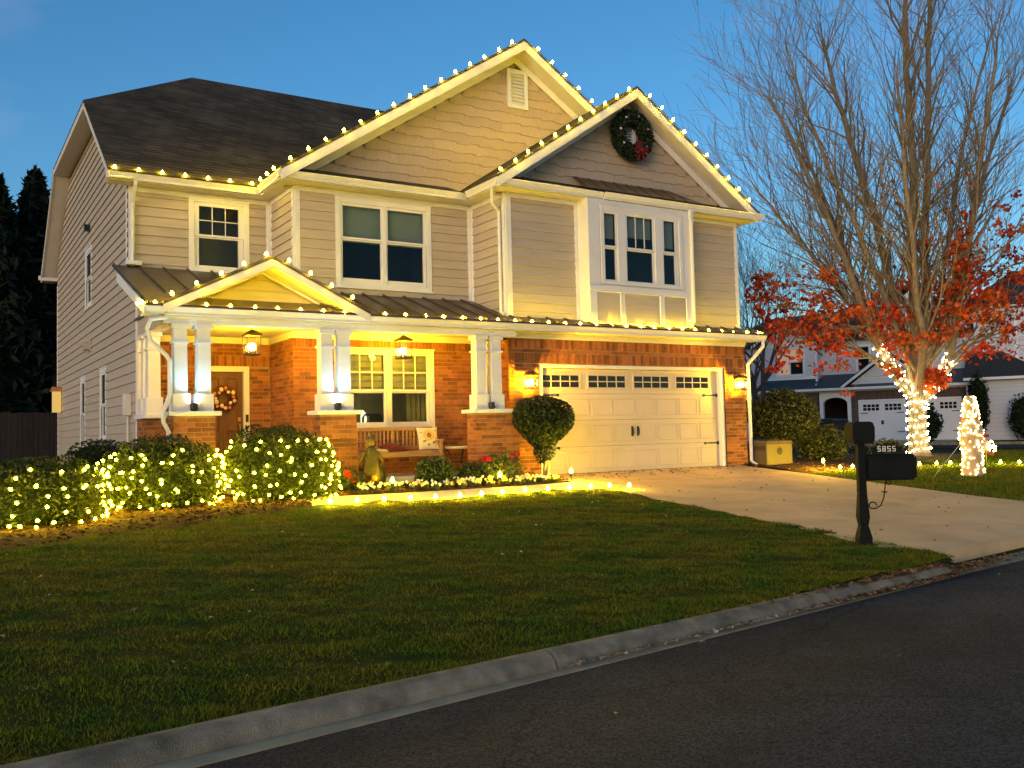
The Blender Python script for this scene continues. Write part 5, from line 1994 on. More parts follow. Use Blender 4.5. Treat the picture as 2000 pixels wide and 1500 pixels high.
# scarecrow on a stick
x, y = -5.22, -0.82
z = gz(x, y)
t = thing('scarecrow', 'straw scarecrow decoration on a stick in front of the second pier', 'scarecrow', (x, y, z))
MB().tube([(x, y, z - 0.05), (x, y, z + 0.92)], 0.010, 6).build('stick', 'bench_wood', t)
MB().lathe([(0.11, 0.28), (0.13, 0.34), (0.115, 0.48), (0.085, 0.62), (0.09, 0.70), (0.04, 0.745)], (x, y, z), 10).build('coat', 'scare_cloth', t, smooth=True)
MB().tube([(x - 0.20, y - 0.01, z + 0.50), (x - 0.12, y, z + 0.63), (x, y, z + 0.70), (x + 0.12, y, z + 0.63), (x + 0.20, y - 0.01, z + 0.50)], [0.022, 0.034, 0.045, 0.034, 0.022], 6).build('sleeves', 'scare_cloth', t, smooth=True)
MB().ball((x, y - 0.01, z + 0.81), 0.065, 9, 6).build('head', 'straw', t, smooth=True)
MB().lathe([(0.12, 0.845), (0.115, 0.855), (0.06, 0.865), (0.045, 0.93), (0.015, 0.95)], (x, y, z), 10).build('hat', 'straw', t, smooth=True)
hp = [(x + random.choice((-1, 1)) * random.uniform(0.17, 0.22), y, z + random.uniform(0.44, 0.50)) for _ in range(60)] + [(x + random.uniform(-0.11, 0.11), y + random.uniform(-0.08, 0.08), z + random.uniform(0.18, 0.31)) for _ in range(160)]
leaves('straw_tufts', 'straw_tuft', t, hp, 0.10, up=(1, 0, 0), aspect=0.12)
MB().ball((x + 0.01, y - 0.10, z + 0.24), 0.05, 8, 5).build('flower_bunch', 'figure_orange', t, smooth=True)

t = thing('black_pot', 'black round pot standing between scarecrow and bench', 'pot', (-4.98, -0.42, gz(0, -0.42)))
MB().lathe([(0.11, 0.0), (0.165, 0.08), (0.18, 0.22), (0.165, 0.33), (0.18, 0.345), (0.17, 0.36), (0.14, 0.35)], (-4.98, -0.42, gz(0, -0.42)), 16).build('pot_body', 'black_metal', t, smooth=True)
leaves('plant', 'bed_leaf', t, shell((-4.98, -0.42, 0.32), (0.13, 0.13, 0.07), 160, 0.9), 0.05)

# bulbs on stakes along the walkway and at the right lawn
PATH = [(-6.38, -2.02), (-5.98, -2.05), (-5.57, -2.10), (-5.17, -2.16), (-4.77, -2.20), (-4.36, -2.22), (-3.95, -2.18), (-3.53, -2.12), (-3.08, -2.08), (-2.62, -2.06), (-2.20, -2.08), (-1.78, -2.12), (-1.42, -2.16), (-1.08, -2.28)]


def stake_row(label, pts):
    t = thing('path_lights', label, 'path lights', (pts[0][0], pts[0][1], gz(*pts[0])))
    b = MB()
    b.tube([(x, y, gz(x, y) + 0.03) for x, y in pts], 0.004, 4)
    b.build('cord', 'cord', t)
    for x, y in pts:
        z = gz(x, y)
        MB().tube([(x, y, z - 0.06), (x, y, z + 0.045)], 0.006, 4).build('stake', 'cord', t)
        put('bulb', BULB_ME, t, (x, y, z + 0.045), (random.uniform(-0.1, 0.1), random.uniform(-0.1, 0.1), 0), (1.15, 1.15, 1.15))


stake_row('row of bulbs on stakes along the front edge of the walkway', PATH)
stake_row('row of bulbs on stakes at the edge of the right lawn', [(5.2, -1.62), (5.6, -1.62), (5.98, -1.62), (6.5, -1.70), (7.05, -1.80), (7.6, -1.85), (8.15, -1.90), (8.6, -1.95), (9.05, -2.0), (9.55, -2.05), (10.0, -2.30), (10.45, -2.5), (10.85, -2.7), (11.2, -2.9), (11.6, -3.1)])

# ================================================================== RIGHT OF THE DRIVEWAY
t = thing('generator_cabinet', 'tan metal generator cabinet with dark vents beside the garage corner', 'generator', (4.55, 0.0, 0.0))
gx0, gx1, gy0, gy1 = 4.28, 5.10, -0.42, 0.12
MB().box(gx0, gx1, gy0, gy1, -0.05, 0.47).build('cabinet', 'generator_paint', t, bevel=0.015)
MB().hexa([(gx0 - 0.02, gy0 - 0.02, 0.472), (gx1 + 0.02, gy0 - 0.02, 0.472), (gx1 + 0.02, gy1 + 0.02, 0.472), (gx0 - 0.02, gy1 + 0.02, 0.472),
           (gx0 + 0.02, gy0 + 0.02, 0.53), (gx1 - 0.02, gy0 + 0.02, 0.53), (gx1 - 0.02, gy1 - 0.02, 0.56), (gx0 + 0.02, gy1 - 0.02, 0.56)]).build('lid', 'generator_paint', t, bevel=0.01)
MB().box(gx0 - 0.006, gx0 - 0.001, gy0 + 0.05, gy1 - 0.05, 0.32, 0.42).build('vent', 'dark_plastic', t)
for k in range(4):
    MB().box(gx0 - 0.012, gx0 - 0.007, gy0 + 0.06, gy1 - 0.06, 0.325 + k * 0.024, 0.335 + k * 0.024).build('slat', 'generator_paint', t)
MB().lathe([(0.085, 0), (0.08, 0.006)], ((gx0 + gx1) / 2, gy0 - 0.008, 0.30), 14, ax='y').build('vent', 'dark_plastic', t)

# mailbox on a post: number plate, second box on top, scroll bracket
mx, my = -1.74, -7.53
mz = gz(mx, my)
t = thing('mailbox', 'black mailbox on a post with the number 5855 beside the driveway', 'mailbox', (mx, my, mz))
ax_ = Vector((0.849, -0.528, 0))
dp_ = Vector((0.528, 0.849, 0))


def mp(a, d, z):
    return tuple(Vector((mx, my, mz)) + ax_ * a + dp_ * d + Vector((0, 0, z)))


def mbox(b, a0, a1, d0, d1, z0, z1):
    return b.hexa([mp(a0, d0, z0), mp(a1, d0, z0), mp(a1, d1, z0), mp(a0, d1, z0), mp(a0, d0, z1), mp(a1, d0, z1), mp(a1, d1, z1), mp(a0, d1, z1)])


b = MB()
for (h0, z0, h1, z1) in ((0.078, -0.05, 0.078, 0.10), (0.078, 0.10, 0.048, 0.24), (0.048, 0.24, 0.064, 0.34), (0.064, 0.34, 0.046, 0.62), (0.046, 0.62, 0.044, 1.22)):
    b.hexa([mp(-h0, -h0, z0), mp(h0, -h0, z0), mp(h0, h0, z0), mp(-h0, h0, z0), mp(-h1, -h1, z1), mp(h1, -h1, z1), mp(h1, h1, z1), mp(-h1, h1, z1)])
b.build('post', 'mailbox_paint', t, bevel=0.004)
b = MB()
prof = [(-0.115, 0.80), (0.115, 0.80), (0.115, 0.98)] + [(0.115 * math.cos(a), 0.98 + 0.115 * math.sin(a)) for a in np.linspace(0.2, math.pi - 0.2, 9)] + [(-0.115, 0.98)]
n_ = len(prof)
b.v = [mp(0.06, d, z) for d, z in prof] + [mp(0.62, d, z) for d, z in prof]
b.f = [(i, (i + 1) % n_, n_ + (i + 1) % n_, n_ + i) for i in range(n_)] + [tuple(range(n_))[::-1], tuple(range(n_, 2 * n_))]
b.build('box', 'mailbox_paint', t, bevel=0.006)
b = MB(); mbox(b, 0.0, 0.60, -0.09, 0.09, 0.775, 0.799)
b.build('shelf', 'mailbox_paint', t)
b = MB(); mbox(b, 0.621, 0.632, -0.10, 0.10, 0.81, 1.05)
b.build('door', 'mailbox_paint', t)
b = MB(); mbox(b, -0.12, 0.12, -0.13, 0.13, 1.221, 1.25)
pr = [(-0.125, 1.251), (0.125, 1.251), (0.135, 1.30), (0.135, 1.42), (0.115, 1.47), (0.08, 1.485), (-0.08, 1.485), (-0.115, 1.47), (-0.135, 1.42), (-0.135, 1.30)]
n_ = len(pr)
b2 = MB()
b2.v = [mp(a, -0.14, z) for a, z in pr] + [mp(a, 0.14, z) for a, z in pr]
b2.f = [(i, (i + 1) % n_, n_ + (i + 1) % n_, n_ + i) for i in range(n_)] + [tuple(range(n_))[::-1], tuple(range(n_, 2 * n_))]
b.add(b2.v, b2.f)
b.build('top_box', 'mailbox_paint', t, bevel=0.004)
# scroll bracket
b = MB()
pts = []
for k in range(15):
    a = -math.pi * 0.2 + k * 0.42
    rr = 0.045 - k * 0.0025
    pts.append(mp(0.125 + rr * math.cos(-a), 0, 0.475 + rr * math.sin(-a)))
sc = [mp(0.30, 0, 0.775), mp(0.285, 0, 0.72), mp(0.275, 0, 0.64), mp(0.26, 0, 0.56), mp(0.22, 0, 0.47), mp(0.165, 0, 0.44)] + [mp(0.125 + 0.045 * math.cos(a), 0, 0.475 + 0.040 * math.sin(a)) for a in np.linspace(-1.2, -6.4, 12)]
b.tube(sc, 0.008, 5)
b.tube([mp(0.30 + 0.03 * math.cos(a) + 0.03, 0, 0.745 + 0.025 * math.sin(a)) for a in np.linspace(2.4, 8.0, 12)], 0.007, 5)
b.tube([mp(0.24, 0, 0.635), mp(0.305, 0, 0.63)], 0.008, 5)
b.build('scroll_bracket', 'mailbox_paint', t)
# number plate with scrolled ends and the digits standing on it
b = MB()
pl_ = [(0.12, 1.105), (0.15, 1.13), (0.13, 1.17), (0.17, 1.165), (0.20, 1.195), (0.44, 1.195), (0.47, 1.165), (0.51, 1.17), (0.49, 1.13), (0.56, 1.10)]
n_ = len(pl_)
b.v = [mp(a, -0.008, z) for a, z in pl_] + [mp(a, 0.008, z) for a, z in pl_]
b.f = [(i, (i + 1) % n_, n_ + (i + 1) % n_, n_ + i) for i in range(n_)] + [tuple(range(n_))[::-1], tuple(range(n_, 2 * n_))]
b.build('number_plate', 'mailbox_paint', t)
SEG = {'5': 'afgcd', '8': 'abcdefg'}
for q, ch in enumerate('5855'):
    a0, z0, w_, h_ = 0.205 + q * 0.060, 1.118, 0.040, 0.066
    b = MB()
    s = 0.010
    for c_ in SEG[ch]:
        r_ = {'a': (0, w_, h_ - s, h_), 'd': (0, w_, 0, s), 'g': (0, w_, h_ / 2 - s / 2, h_ / 2 + s / 2), 'f': (0, s, h_ / 2 + s / 2, h_ - s), 'b': (w_ - s, w_, h_ / 2 + s / 2, h_ - s), 'e': (0, s, s, h_ / 2 - s / 2), 'c': (w_ - s, w_, s, h_ / 2 - s / 2)}[c_]
        mbox(b, a0 + r_[0], a0 + r_[1], -0.012, -0.0082, z0 + r_[2], z0 + r_[3])
    b.build('digit', 'number_paint', t)

# lit yard figure: mesh snow figure with scarf, arm and hat
fx, fy = 7.05, -3.45
fz = gz(fx, fy)
t = thing('lit_yard_figure', 'glowing yard figure wrapped in white lights, standing on the right lawn', 'yard figure', (fx, fy, fz))
prof = [(0.19, 0.0), (0.215, 0.06), (0.20, 0.35), (0.205, 0.55), (0.235, 0.80), (0.235, 0.98), (0.19, 1.12), (0.155, 1.20), (0.165, 1.26), (0.165, 1.38), (0.135, 1.44), (0.135, 1.47), (0.12, 1.60), (0.04, 1.67)]
MB().lathe(prof, (fx, fy, fz), 16).build('body', 'figure_fabric', t, smooth=True)
MB().tube([(fx + 0.06, fy - 0.06, fz + 0.66), (fx + 0.20, fy - 0.16, fz + 0.64), (fx + 0.30, fy - 0.22, fz + 0.56)], [0.13, 0.13, 0.07], 8).build('arm', 'figure_fabric', t, smooth=True)
MB().tube([(fx + 0.165 * math.cos(a), fy + 0.165 * math.sin(a), fz + 1.19) for a in np.linspace(0, 6.283, 17)], 0.022, 6).build('scarf', 'figure_orange', t, smooth=True)
MB().slab([(fx - 0.03, fy - 0.30, fz + 0.80), (fx + 0.12, fy - 0.32, fz + 0.80), (fx + 0.12, fy - 0.32, fz + 0.86), (fx - 0.03, fy - 0.30, fz + 0.86)], (0, 0.02, 0)).build('patch', 'figure_red', t)
MB().slab([(fx + 0.02, fy - 0.33, fz + 0.47), (fx + 0.30, fy - 0.30, fz + 0.42), (fx + 0.30, fy - 0.30, fz + 0.47), (fx + 0.02, fy - 0.33, fz + 0.52)], (0, 0.03, 0)).build('sash', 'figure_orange', t)
for k in range(265):
    z = random.uniform(0.02, 1.64)
    for (r0, z0), (r1, z1) in zip(prof[:-1], prof[1:]):
        if z0 <= z <= z1 and z1 > z0:
            r = r0 + (r1 - r0) * (z - z0) / (z1 - z0)
    a = random.uniform(2.2, 6.6)
    put('bulb', FIG_ME, t, (fx + (r + 0.008) * math.cos(a), fy + (r + 0.008) * math.sin(a), fz + z), (random.uniform(-1.5, 1.5), random.uniform(-1.5, 1.5), 0))
for k in range(26):
    s = random.random()
    put('bulb', FIG_ME, t, (fx + 0.12 + 0.18 * s + random.uniform(-0.05, 0.05), fy - 0.24 - 0.08 * s - random.uniform(0, 0.04), fz + 0.64 - 0.06 * s + random.uniform(-0.11, 0.11)), (random.uniform(-1.5, 1.5), random.uniform(-1.5, 1.5), 0))
for sx, sy in ((-0.9, 0.3), (0.8, 0.35)):
    MB().tube([(fx + sx * 0.3, fy, fz + 0.75), (fx + sx, fy + sy, fz - 0.0)], 0.004, 4).build('guy_line', 'number_paint', t)

t = thing('utility_marker', 'yellow-green utility marker post on the right lawn', 'marker post', (9.4, -2.25, gz(0, -2.25)))
MB().lathe([(0.075, -0.1), (0.075, 0.56), (0.06, 0.61), (0.02, 0.63)], (9.4, -2.25, gz(0, -2.25)), 10).build('post', 'utility_green', t, smooth=True)

t = thing('wheeled_bin', 'black box-shaped bin behind the loose shrub', 'bin', (13.3, 5.2, 0))
MB().hexa([(12.95, 4.9, 0.05), (13.55, 4.9, 0.05), (13.55, 5.5, 0.05), (12.95, 5.5, 0.05), (12.85, 4.8, 0.95), (13.65, 4.8, 0.95), (13.65, 5.6, 0.95), (12.85, 5.6, 0.95)]).build('body', 'dark_plastic', t, bevel=0.03)
MB().hexa([(12.82, 4.75, 0.955), (13.68, 4.75, 0.955), (13.68, 5.65, 0.955), (12.82, 5.65, 0.955), (12.9, 4.85, 1.04), (13.6, 4.85, 1.04), (13.6, 5.6, 1.06), (12.9, 5.6, 1.06)]).build('lid', 'dark_plastic', t, bevel=0.02)
for x in (13.0, 13.5):
    MB().lathe([(0.12, 0), (0.12, 0.06)], (x, 5.5, 0.12), 12, ax='y').build('wheel', 'dark_plastic', t)

# ================================================================== TREES
def grow(b, p, d, length, r, level, maxl, tips, rng, up=0.25, spread=0.5, kids=(2, 4), n=5, wig=0.12, droop=0.0):
    """one limb with bends; children leave along its upper part"""
    segs = 4 if level < 2 else 3
    path, rad = [p.copy()], [r]
    cur, dd = p.copy(), d.normalized()
    L = length / segs
    for i in range(segs):
        dd = (dd + Vector((rng.gauss(0, wig), rng.gauss(0, wig), rng.gauss(0, wig) + up * 0.18 - droop))).normalized()
        cur = cur + dd * L
        path.append(cur.copy())
        rad.append(max(r * (1 - 0.62 * (i + 1) / segs), 0.0050))
    b.tube(path, rad, max(3, n - level), cap=False)
    if level >= maxl:
        tips.append(path[-1])
        return path
    nk = rng.randint(*kids)
    for k in range(nk):
        t = rng.uniform(0.30, 1.0) if k else 1.0
        i = min(int(t * segs), segs - 1)
        f = t * segs - i
        q = path[i].lerp(path[i + 1], f)
        rr = (rad[i] + (rad[i + 1] - rad[i]) * f) * rng.uniform(0.55, 0.8)
        base = (path[i + 1] - path[i]).normalized()
        side = Vector((rng.gauss(0, 1), rng.gauss(0, 1), rng.gauss(0, 0.6)))
        side = (side - base * side.dot(base))
        if side.length < 1e-3:
            continue
        side.normalize()
        nd = (base + side * spread * rng.uniform(0.6, 1.3) + Vector((0, 0, up))).normalized()
        grow(b, q, nd, length * rng.uniform(0.55, 0.85), max(rr, 0.004), level + 1, maxl, tips, rng, up, spread, kids, n, wig, droop)
    return path


TR = Vector((10.42, 0.10, 0.0))
AX, DP = Vector((0.849, -0.528, 0)), Vector((0.528, 0.849, 0))


def tp(a, d, z):
    return TR + AX * a + DP * d + Vector((0, 0, z))


maple = thing('maple_tree', 'tall bare maple with last red leaves and lights round its trunk', 'tree', tuple(TR))
rng = random.Random(11)
b = MB()
trunk = [tp(0.02, 0, -0.15), tp(0.0, 0, 0.10), tp(-0.02, 0, 0.6), tp(0.0, 0, 1.15), tp(-0.02, 0, 1.7)]
b.tube(trunk, [0.36, 0.27, 0.225, 0.225, 0.20], 14, cap=False)
b.build('trunk', 'bark', maple, smooth=True)
LIMBS = [  # (points in (right, deep, up), start radius)
    ([(-0.05, 0, 1.45), (-0.55, -0.1, 2.1), (-1.15, -0.2, 3.1), (-1.65, -0.3, 4.6), (-2.4, -0.4, 6.6), (-3.6, -0.5, 9.2)], 0.15),
    ([(0.0, 0.05, 1.6), (-0.15, 0.1, 2.6), (-0.35, 0.3, 4.2), (-0.75, 0.5, 6.5), (-1.3, 0.8, 9.2), (-1.7, 1.0, 11.5)], 0.16),
    ([(0.02, 0, 1.6), (0.05, 0, 2.8), (0.0, -0.1, 4.6), (0.1, -0.2, 7.2), (0.0, -0.3, 10.0), (0.1, -0.3, 12.8)], 0.19),
    ([(0.05, 0, 1.55), (0.25, 0.1, 2.6), (0.45, 0.2, 4.6), (0.65, 0.3, 7.2), (0.95, 0.5, 10.2), (1.1, 0.6, 12.5)], 0.16),
    ([(0.08, 0, 1.35), (0.62, -0.1, 2.0), (0.95, -0.15, 3.0), (1.35, -0.2, 5.0), (1.8, -0.3, 7.6), (2.4, -0.3, 10.8)], 0.15),
    ([(0.06, 0.1, 1.4), (0.55, 0.5, 2.3), (1.2, 0.9, 3.6), (2.1, 1.3, 5.6), (3.0, 1.7, 8.0), (4.0, 2.0, 10.5)], 0.13),
    ([(-0.04, 0.1, 1.5), (-0.35, 0.6, 2.5), (-0.9, 1.1, 4.4), (-1.6, 1.6, 7.0), (-2.4, 2.0, 9.6)], 0.12),
    ([(-0.05, 0, 1.6), (-0.75, 0.2, 2.9), (-1.9, 0.4, 4.6), (-2.9, 0.5, 6.0), (-3.9, 0.6, 7.4)], 0.075),
    ([(-0.03, 0.05, 1.7), (-0.5, -0.2, 3.2), (-1.4, -0.4, 5.6), (-2.5, -0.5, 8.2), (-3.2, -0.6, 10.6)], 0.09),
    ([(0.05, 0.05, 1.6), (0.5, 0.3, 3.0), (1.2, 0.5, 5.4), (1.9, 0.7, 8.4), (2.9, 0.8, 11.6)], 0.09),
    ([(0.0, -0.1, 1.5), (-0.05, -0.6, 2.5), (-0.3, -1.0, 4.2), (-0.6, -1.4, 6.8), (-0.8, -1.6, 9.6)], 0.12),
]
tips = []
for li, (P, r0) in enumerate(LIMBS):
    pts = [tp(*q) for q in P]
    m_ = len(pts)
    fine = []
    for i in range(m_ - 1):
        for k in range(4):
            t = k / 4
            p0, p1, p2, p3 = pts[max(i - 1, 0)], pts[i], pts[i + 1], pts[min(i + 2, m_ - 1)]
            fine.append(0.5 * ((2 * p1) + (p2 - p0) * t + (2 * p0 - 5 * p1 + 4 * p2 - p3) * t * t + (3 * p1 - p0 - 3 * p2 + p3) * t ** 3) + Vector((rng.gauss(0, 0.02), rng.gauss(0, 0.02), 0)))
    fine.append(pts[-1])
    N_ = len(fine)
    rad = [max(0.014, r0 * 0.88 * (1 - i / N_) ** 0.52) for i in range(N_)]
    bb = MB()
    bb.tube(fine, rad, 9, cap=False)
    for i in range(4, N_):
        nb = 2 if i < N_ * 0.35 else 3
        for k in range(nb):
            base = (fine[min(i + 1, N_ - 1)] - fine[i - 1]).normalized()
            side = Vector((rng.gauss(0, 1), rng.gauss(0, 1), rng.gauss(0, 0.4)))
            side = (side - base * side.dot(base)).normalized()
            nd = (base * 1.0 + side * rng.uniform(0.35, 0.85) + Vector((0, 0, 0.25))).normalized()
            grow(bb, fine[i], nd, rng.uniform(1.0, 2.4), min(rad[i] * 0.5, 0.035), 2, 4, tips, rng, 0.20, 0.55, (2, 4), 5, 0.15)
    bb.build('limb', 'bark', maple)
# low spreading branches that still carry leaves
LOW = [([(-0.25, 0, 1.75), (-1.0, -0.3, 2.5), (-2.0, -0.5, 2.85), (-3.3, -0.7, 3.1)], 0.05), ([(-0.4, 0.1, 2.2), (-1.3, -0.1, 3.2), (-2.4, -0.2, 3.7), (-3.7, -0.4, 4.0)], 0.05),
       ([(-0.1, -0.2, 2.2), (-0.7, -0.6, 3.0), (-1.5, -0.9, 3.3), (-2.4, -1.2, 3.2)], 0.045), ([(-0.2, 0, 3.0), (-1.0, 0.2, 3.9), (-1.9, 0.3, 4.4), (-2.7, 0.4, 4.6)], 0.04),
       ([(0.2, -0.1, 2.4), (0.6, -0.4, 3.3), (0.75, -0.5, 4.2), (0.7, -0.6, 5.1)], 0.04), ([(0.3, 0, 2.2), (0.7, -0.3, 2.9), (1.0, -0.5, 3.3), (1.2, -0.6, 3.6)], 0.04),
       ([(0.6, 0, 2.3), (1.3, -0.2, 2.8), (2.0, -0.4, 3.1), (3.0, -0.6, 3.3)], 0.045), ([(0.9, 0, 3.2), (1.6, -0.1, 4.2), (2.3, -0.2, 5.2), (2.9, -0.2, 6.2)], 0.045),
       ([(1.2, 0.2, 4.0), (2.0, 0.2, 4.6), (2.9, 0.3, 5.0), (3.8, 0.3, 5.2)], 0.04)]
LEAFD = [760, 900, 460, 200, 720, 640, 740, 360, 240]
bb = MB()
lp = []
for (P, r0), nl in zip(LOW, LEAFD):
    pts = [tp(*q) for q in P]
    bb.tube(pts, [r0, r0 * 0.75, r0 * 0.5, r0 * 0.25], 6, cap=False)
    tt = []
    for i in range(1, 4):
        for k in range(5):
            dirn = (pts[i] - pts[i - 1]).normalized()
            side = Vector((rng.gauss(0, 1), rng.gauss(0, 1), rng.gauss(0, 0.5)))
            q = pts[i - 1].lerp(pts[i], rng.uniform(0.3, 1))
            grow(bb, q, (dirn + side.normalized() * 0.7).normalized(), rng.uniform(0.5, 1.0), r0 * 0.35, 3, 4, tt, rng, 0.05, 0.7, (2, 3), 5, 0.15)
    for k in range(nl):
        q = rng.choice(tt)
        s = rng.random() ** 0.5
        lp.append((q.x + rng.gauss(0, 0.12), q.y + rng.gauss(0, 0.12), q.z + rng.gauss(0, 0.09) - 0.03))
bb.build('limb', 'bark', maple)
for k in range(420):                                              # orange clump low in the fork
    q = tp(rng.gauss(0.32, 0.16), rng.gauss(-0.35, 0.15), rng.gauss(1.95, 0.13))
    lp.append(tuple(q))
for k in range(500):                                              # stragglers high up
    q = rng.choice(tips)
    if q.z < 7.5 and (q - TR).dot(AX) > -0.5:
        lp.append(tuple(q + Vector((rng.gauss(0, 0.06), rng.gauss(0, 0.06), rng.gauss(0, 0.06)))))
leaves('foliage', 'maple_leaf', maple, lp, 0.13, aspect=0.85)

# light string wound round the trunk and three limbs
t = thing('tree_lights', 'string of white lights wound round the trunk and lower limbs of the maple', 'string lights', tuple(TR))


def wind(path, radii, turns, nb, ph=0.0):
    path = [Vector(p) for p in path]
    pts = []
    M_ = nb
    for k in range(M_):
        s = k / (M_ - 1) * (len(path) - 1)
        i = min(int(s), len(path) - 2)
        f = s - i
        c = path[i].lerp(path[i + 1], f)
        r = radii[i] + (radii[i + 1] - radii[i]) * f
        d = (path[i + 1] - path[i]).normalized()
        a1 = d.cross(AX if abs(d.dot(AX)) < 0.8 else DP).normalized()
        a2 = d.cross(a1)
        an = ph + 2 * math.pi * turns * k / (M_ - 1)
        pts.append(c + a1 * (math.cos(an) * (r + 0.02)) + a2 * (math.sin(an) * (r + 0.02)))
    MB().tube(pts, 0.004, 3).build('cord', 'cord', t)
    for p in pts:
        q = p + Vector((random.gauss(0, 0.012), random.gauss(0, 0.012), random.gauss(0, 0.025)))
        put('bulb', MINI_ME, t, tuple(q), (random.uniform(-1.6, 1.6), random.uniform(-1.6, 1.6), 0))


wind([tp(0, 0, 0.05), tp(-0.02, 0, 0.6), tp(0, 0, 1.15), tp(-0.02, 0, 1.7)], [0.30, 0.235, 0.235, 0.21], 8, 110)
wind([tp(-0.05, 0, 1.45), tp(-0.55, -0.1, 2.1), tp(-1.05, -0.2, 2.85)], [0.16, 0.12, 0.10], 8, 56, 1)
wind([tp(0.08, 0, 1.35), tp(0.62, -0.1, 2.0), tp(0.85, -0.15, 2.55)], [0.16, 0.13, 0.11], 7, 54, 2)
wind([tp(-0.04, 0.1, 1.5), tp(-0.35, 0.6, 2.5)], [0.13, 0.10], 5, 26, 3)


def bare_tree(label, x, y, h, seed, trunk_r=0.16, lean=0.0, spread=0.45, group=None):
    t = thing('bare_tree', label, 'tree', (x, y, 0), group=group)
    rg = random.Random(seed)
    b = MB()
    tr_ = [Vector((x, y, -0.2)), Vector((x + rg.gauss(0, 0.1), y, h * 0.18)), Vector((x + lean * 0.3, y, h * 0.36))]
    b.tube(tr_, [trunk_r, trunk_r * 0.8, trunk_r * 0.6], 7, cap=False)
    b.build('trunk', 'bark_far', t)
    b = MB()
    tp_ = []
    for k in range(7):
        a = k * 0.9 + rg.uniform(0, 0.6)
        s = rg.uniform(0.2, 1)
        q = tr_[1].lerp(tr_[2], s)
        grow(b, q, Vector((math.cos(a) * 0.6, math.sin(a) * 0.6, 1.0)), h * rg.uniform(0.26, 0.36), trunk_r * 0.45, 1, 5, tp_, rg, 0.2, spread, (2, 4), 5, 0.12)
    b.build('crown', 'bark_far', t)


for i, (x, y, h, lb) in enumerate(((17.0, 12.0, 8.0, 'bare grey tree behind the house, nearest its right corner'), (22.6, 16.7, 11.0, 'bare tree behind the neighbouring roof, left of the maple'), (34.0, 26.0, 13.0, 'bare tree far behind the neighbouring house'), (21.5, 17.4, 10.5, 'slender bare tree just showing past the upper right wall'))):
    bare_tree(lb, x, y, h, 100 + i)


def conifer(label, x, y, h, r, n, seed):
    t = thing('evergreen_tree', label, 'tree', (x, y, 0))
    MB().tube([(x, y, -0.2), (x, y, h * 0.9)], [0.16, 0.03], 6).build('trunk', 'bark_far', t)
    k = RNG.random(n) ** 0.75
    a = RNG.uniform(0, 6.283, n)
    lump = 1 + 0.28 * np.sin(5 * a + k * 9 + seed) + 0.2 * np.sin(k * 60 + a * 2)
    rr = r * (1 - k) ** 0.8 * lump * RNG.uniform(0.35, 1.0, n) + 0.05
    pts = np.stack([x + rr * np.cos(a), y + rr * np.sin(a), 0.2 + k * h + RNG.normal(0, 0.05, n)], 1)
    upv = np.stack([np.cos(a + 1.57) * 1.0, np.sin(a + 1.57) * 1.0, np.zeros(n)], 1)
    leaves('crown', 'conifer_leaf', t, pts, 0.55, aspect=0.32)
    MB().lathe([(r * 0.62, 0.4), (r * 0.5, h * 0.3), (r * 0.25, h * 0.65), (0.04, h * 0.93)], (x, y, 0), 9).build('inner_growth', 'conifer_leaf', t)


for x, y, h, r, sd, lb in ((-11.3, 22.5, 9.4, 2.6, 1, 'dark evergreen at the left edge of the picture'), (-9.5, 21.0, 9.7, 2.4, 2, 'pointed dark evergreen left of the house, second from the edge'), (-8.2, 22.0, 10.3, 2.4, 3, 'tall dark evergreen touching the left roof edge'), (-13.5, 24.0, 9.0, 2.2, 4, 'broad dark evergreen mostly outside the left edge')):
    conifer(lb, x, y, h, r, 5200, sd)

# fence behind the left side
t = thing('board_fence', 'dark wooden board fence behind the left side of the house', 'fence', (-12.0, 17.0, 0))
for k in range(46):
    x = -14.6 + k * 0.145
    MB().box(x, x + 0.135, 17.0, 17.022, 0.0, 1.80 + random.uniform(-0.015, 0.015)).build('picket', 'fence_wood', t)
for z in (0.4, 1.4):
    MB().box(-14.6, -7.95, 17.023, 17.06, z, z + 0.09).build('rail', 'fence_wood', t)

# glowing box on a post, standing in for a lit window at the rear
t = thing('rear_glow_box', 'glowing box on a thin post standing in for a lit window at the rear of the left side wall', 'lantern', (-8.47, 12.6, 0))
MB().box(-8.49, -8.45, 12.58, 12.62, 0, 1.66).build('post', 'dark_plastic', t)
MB().box(-8.57, -8.37, 12.50, 12.70, 1.67, 2.22).build('glowing_box', 'rear_window_glow', t)
MB().hexa([(-8.61, 12.46, 2.225), (-8.345, 12.46, 2.225), (-8.345, 12.74, 2.225), (-8.61, 12.74, 2.225), (-8.57, 12.50, 2.32), (-8.37, 12.50, 2.32), (-8.37, 12.70, 2.36), (-8.57, 12.70, 2.36)]).build('roof_cap', 'wreath_orange', t)

# ================================================================== NEIGHBOURING HOUSES
nb = thing('house', 'grey-blue neighbouring house with brick front and white garage doors behind the maple', 'house', (26.34, 20.09, -0.03), R(-63.96), local=True)
F0 = ('f', 0.0)


def nboard(name, u0, u1, d0, d1, z0, z1, m, parent=nb):
    return MB().box(u0, u1, -d1, -d0, z0, z1).build(name, m, parent)


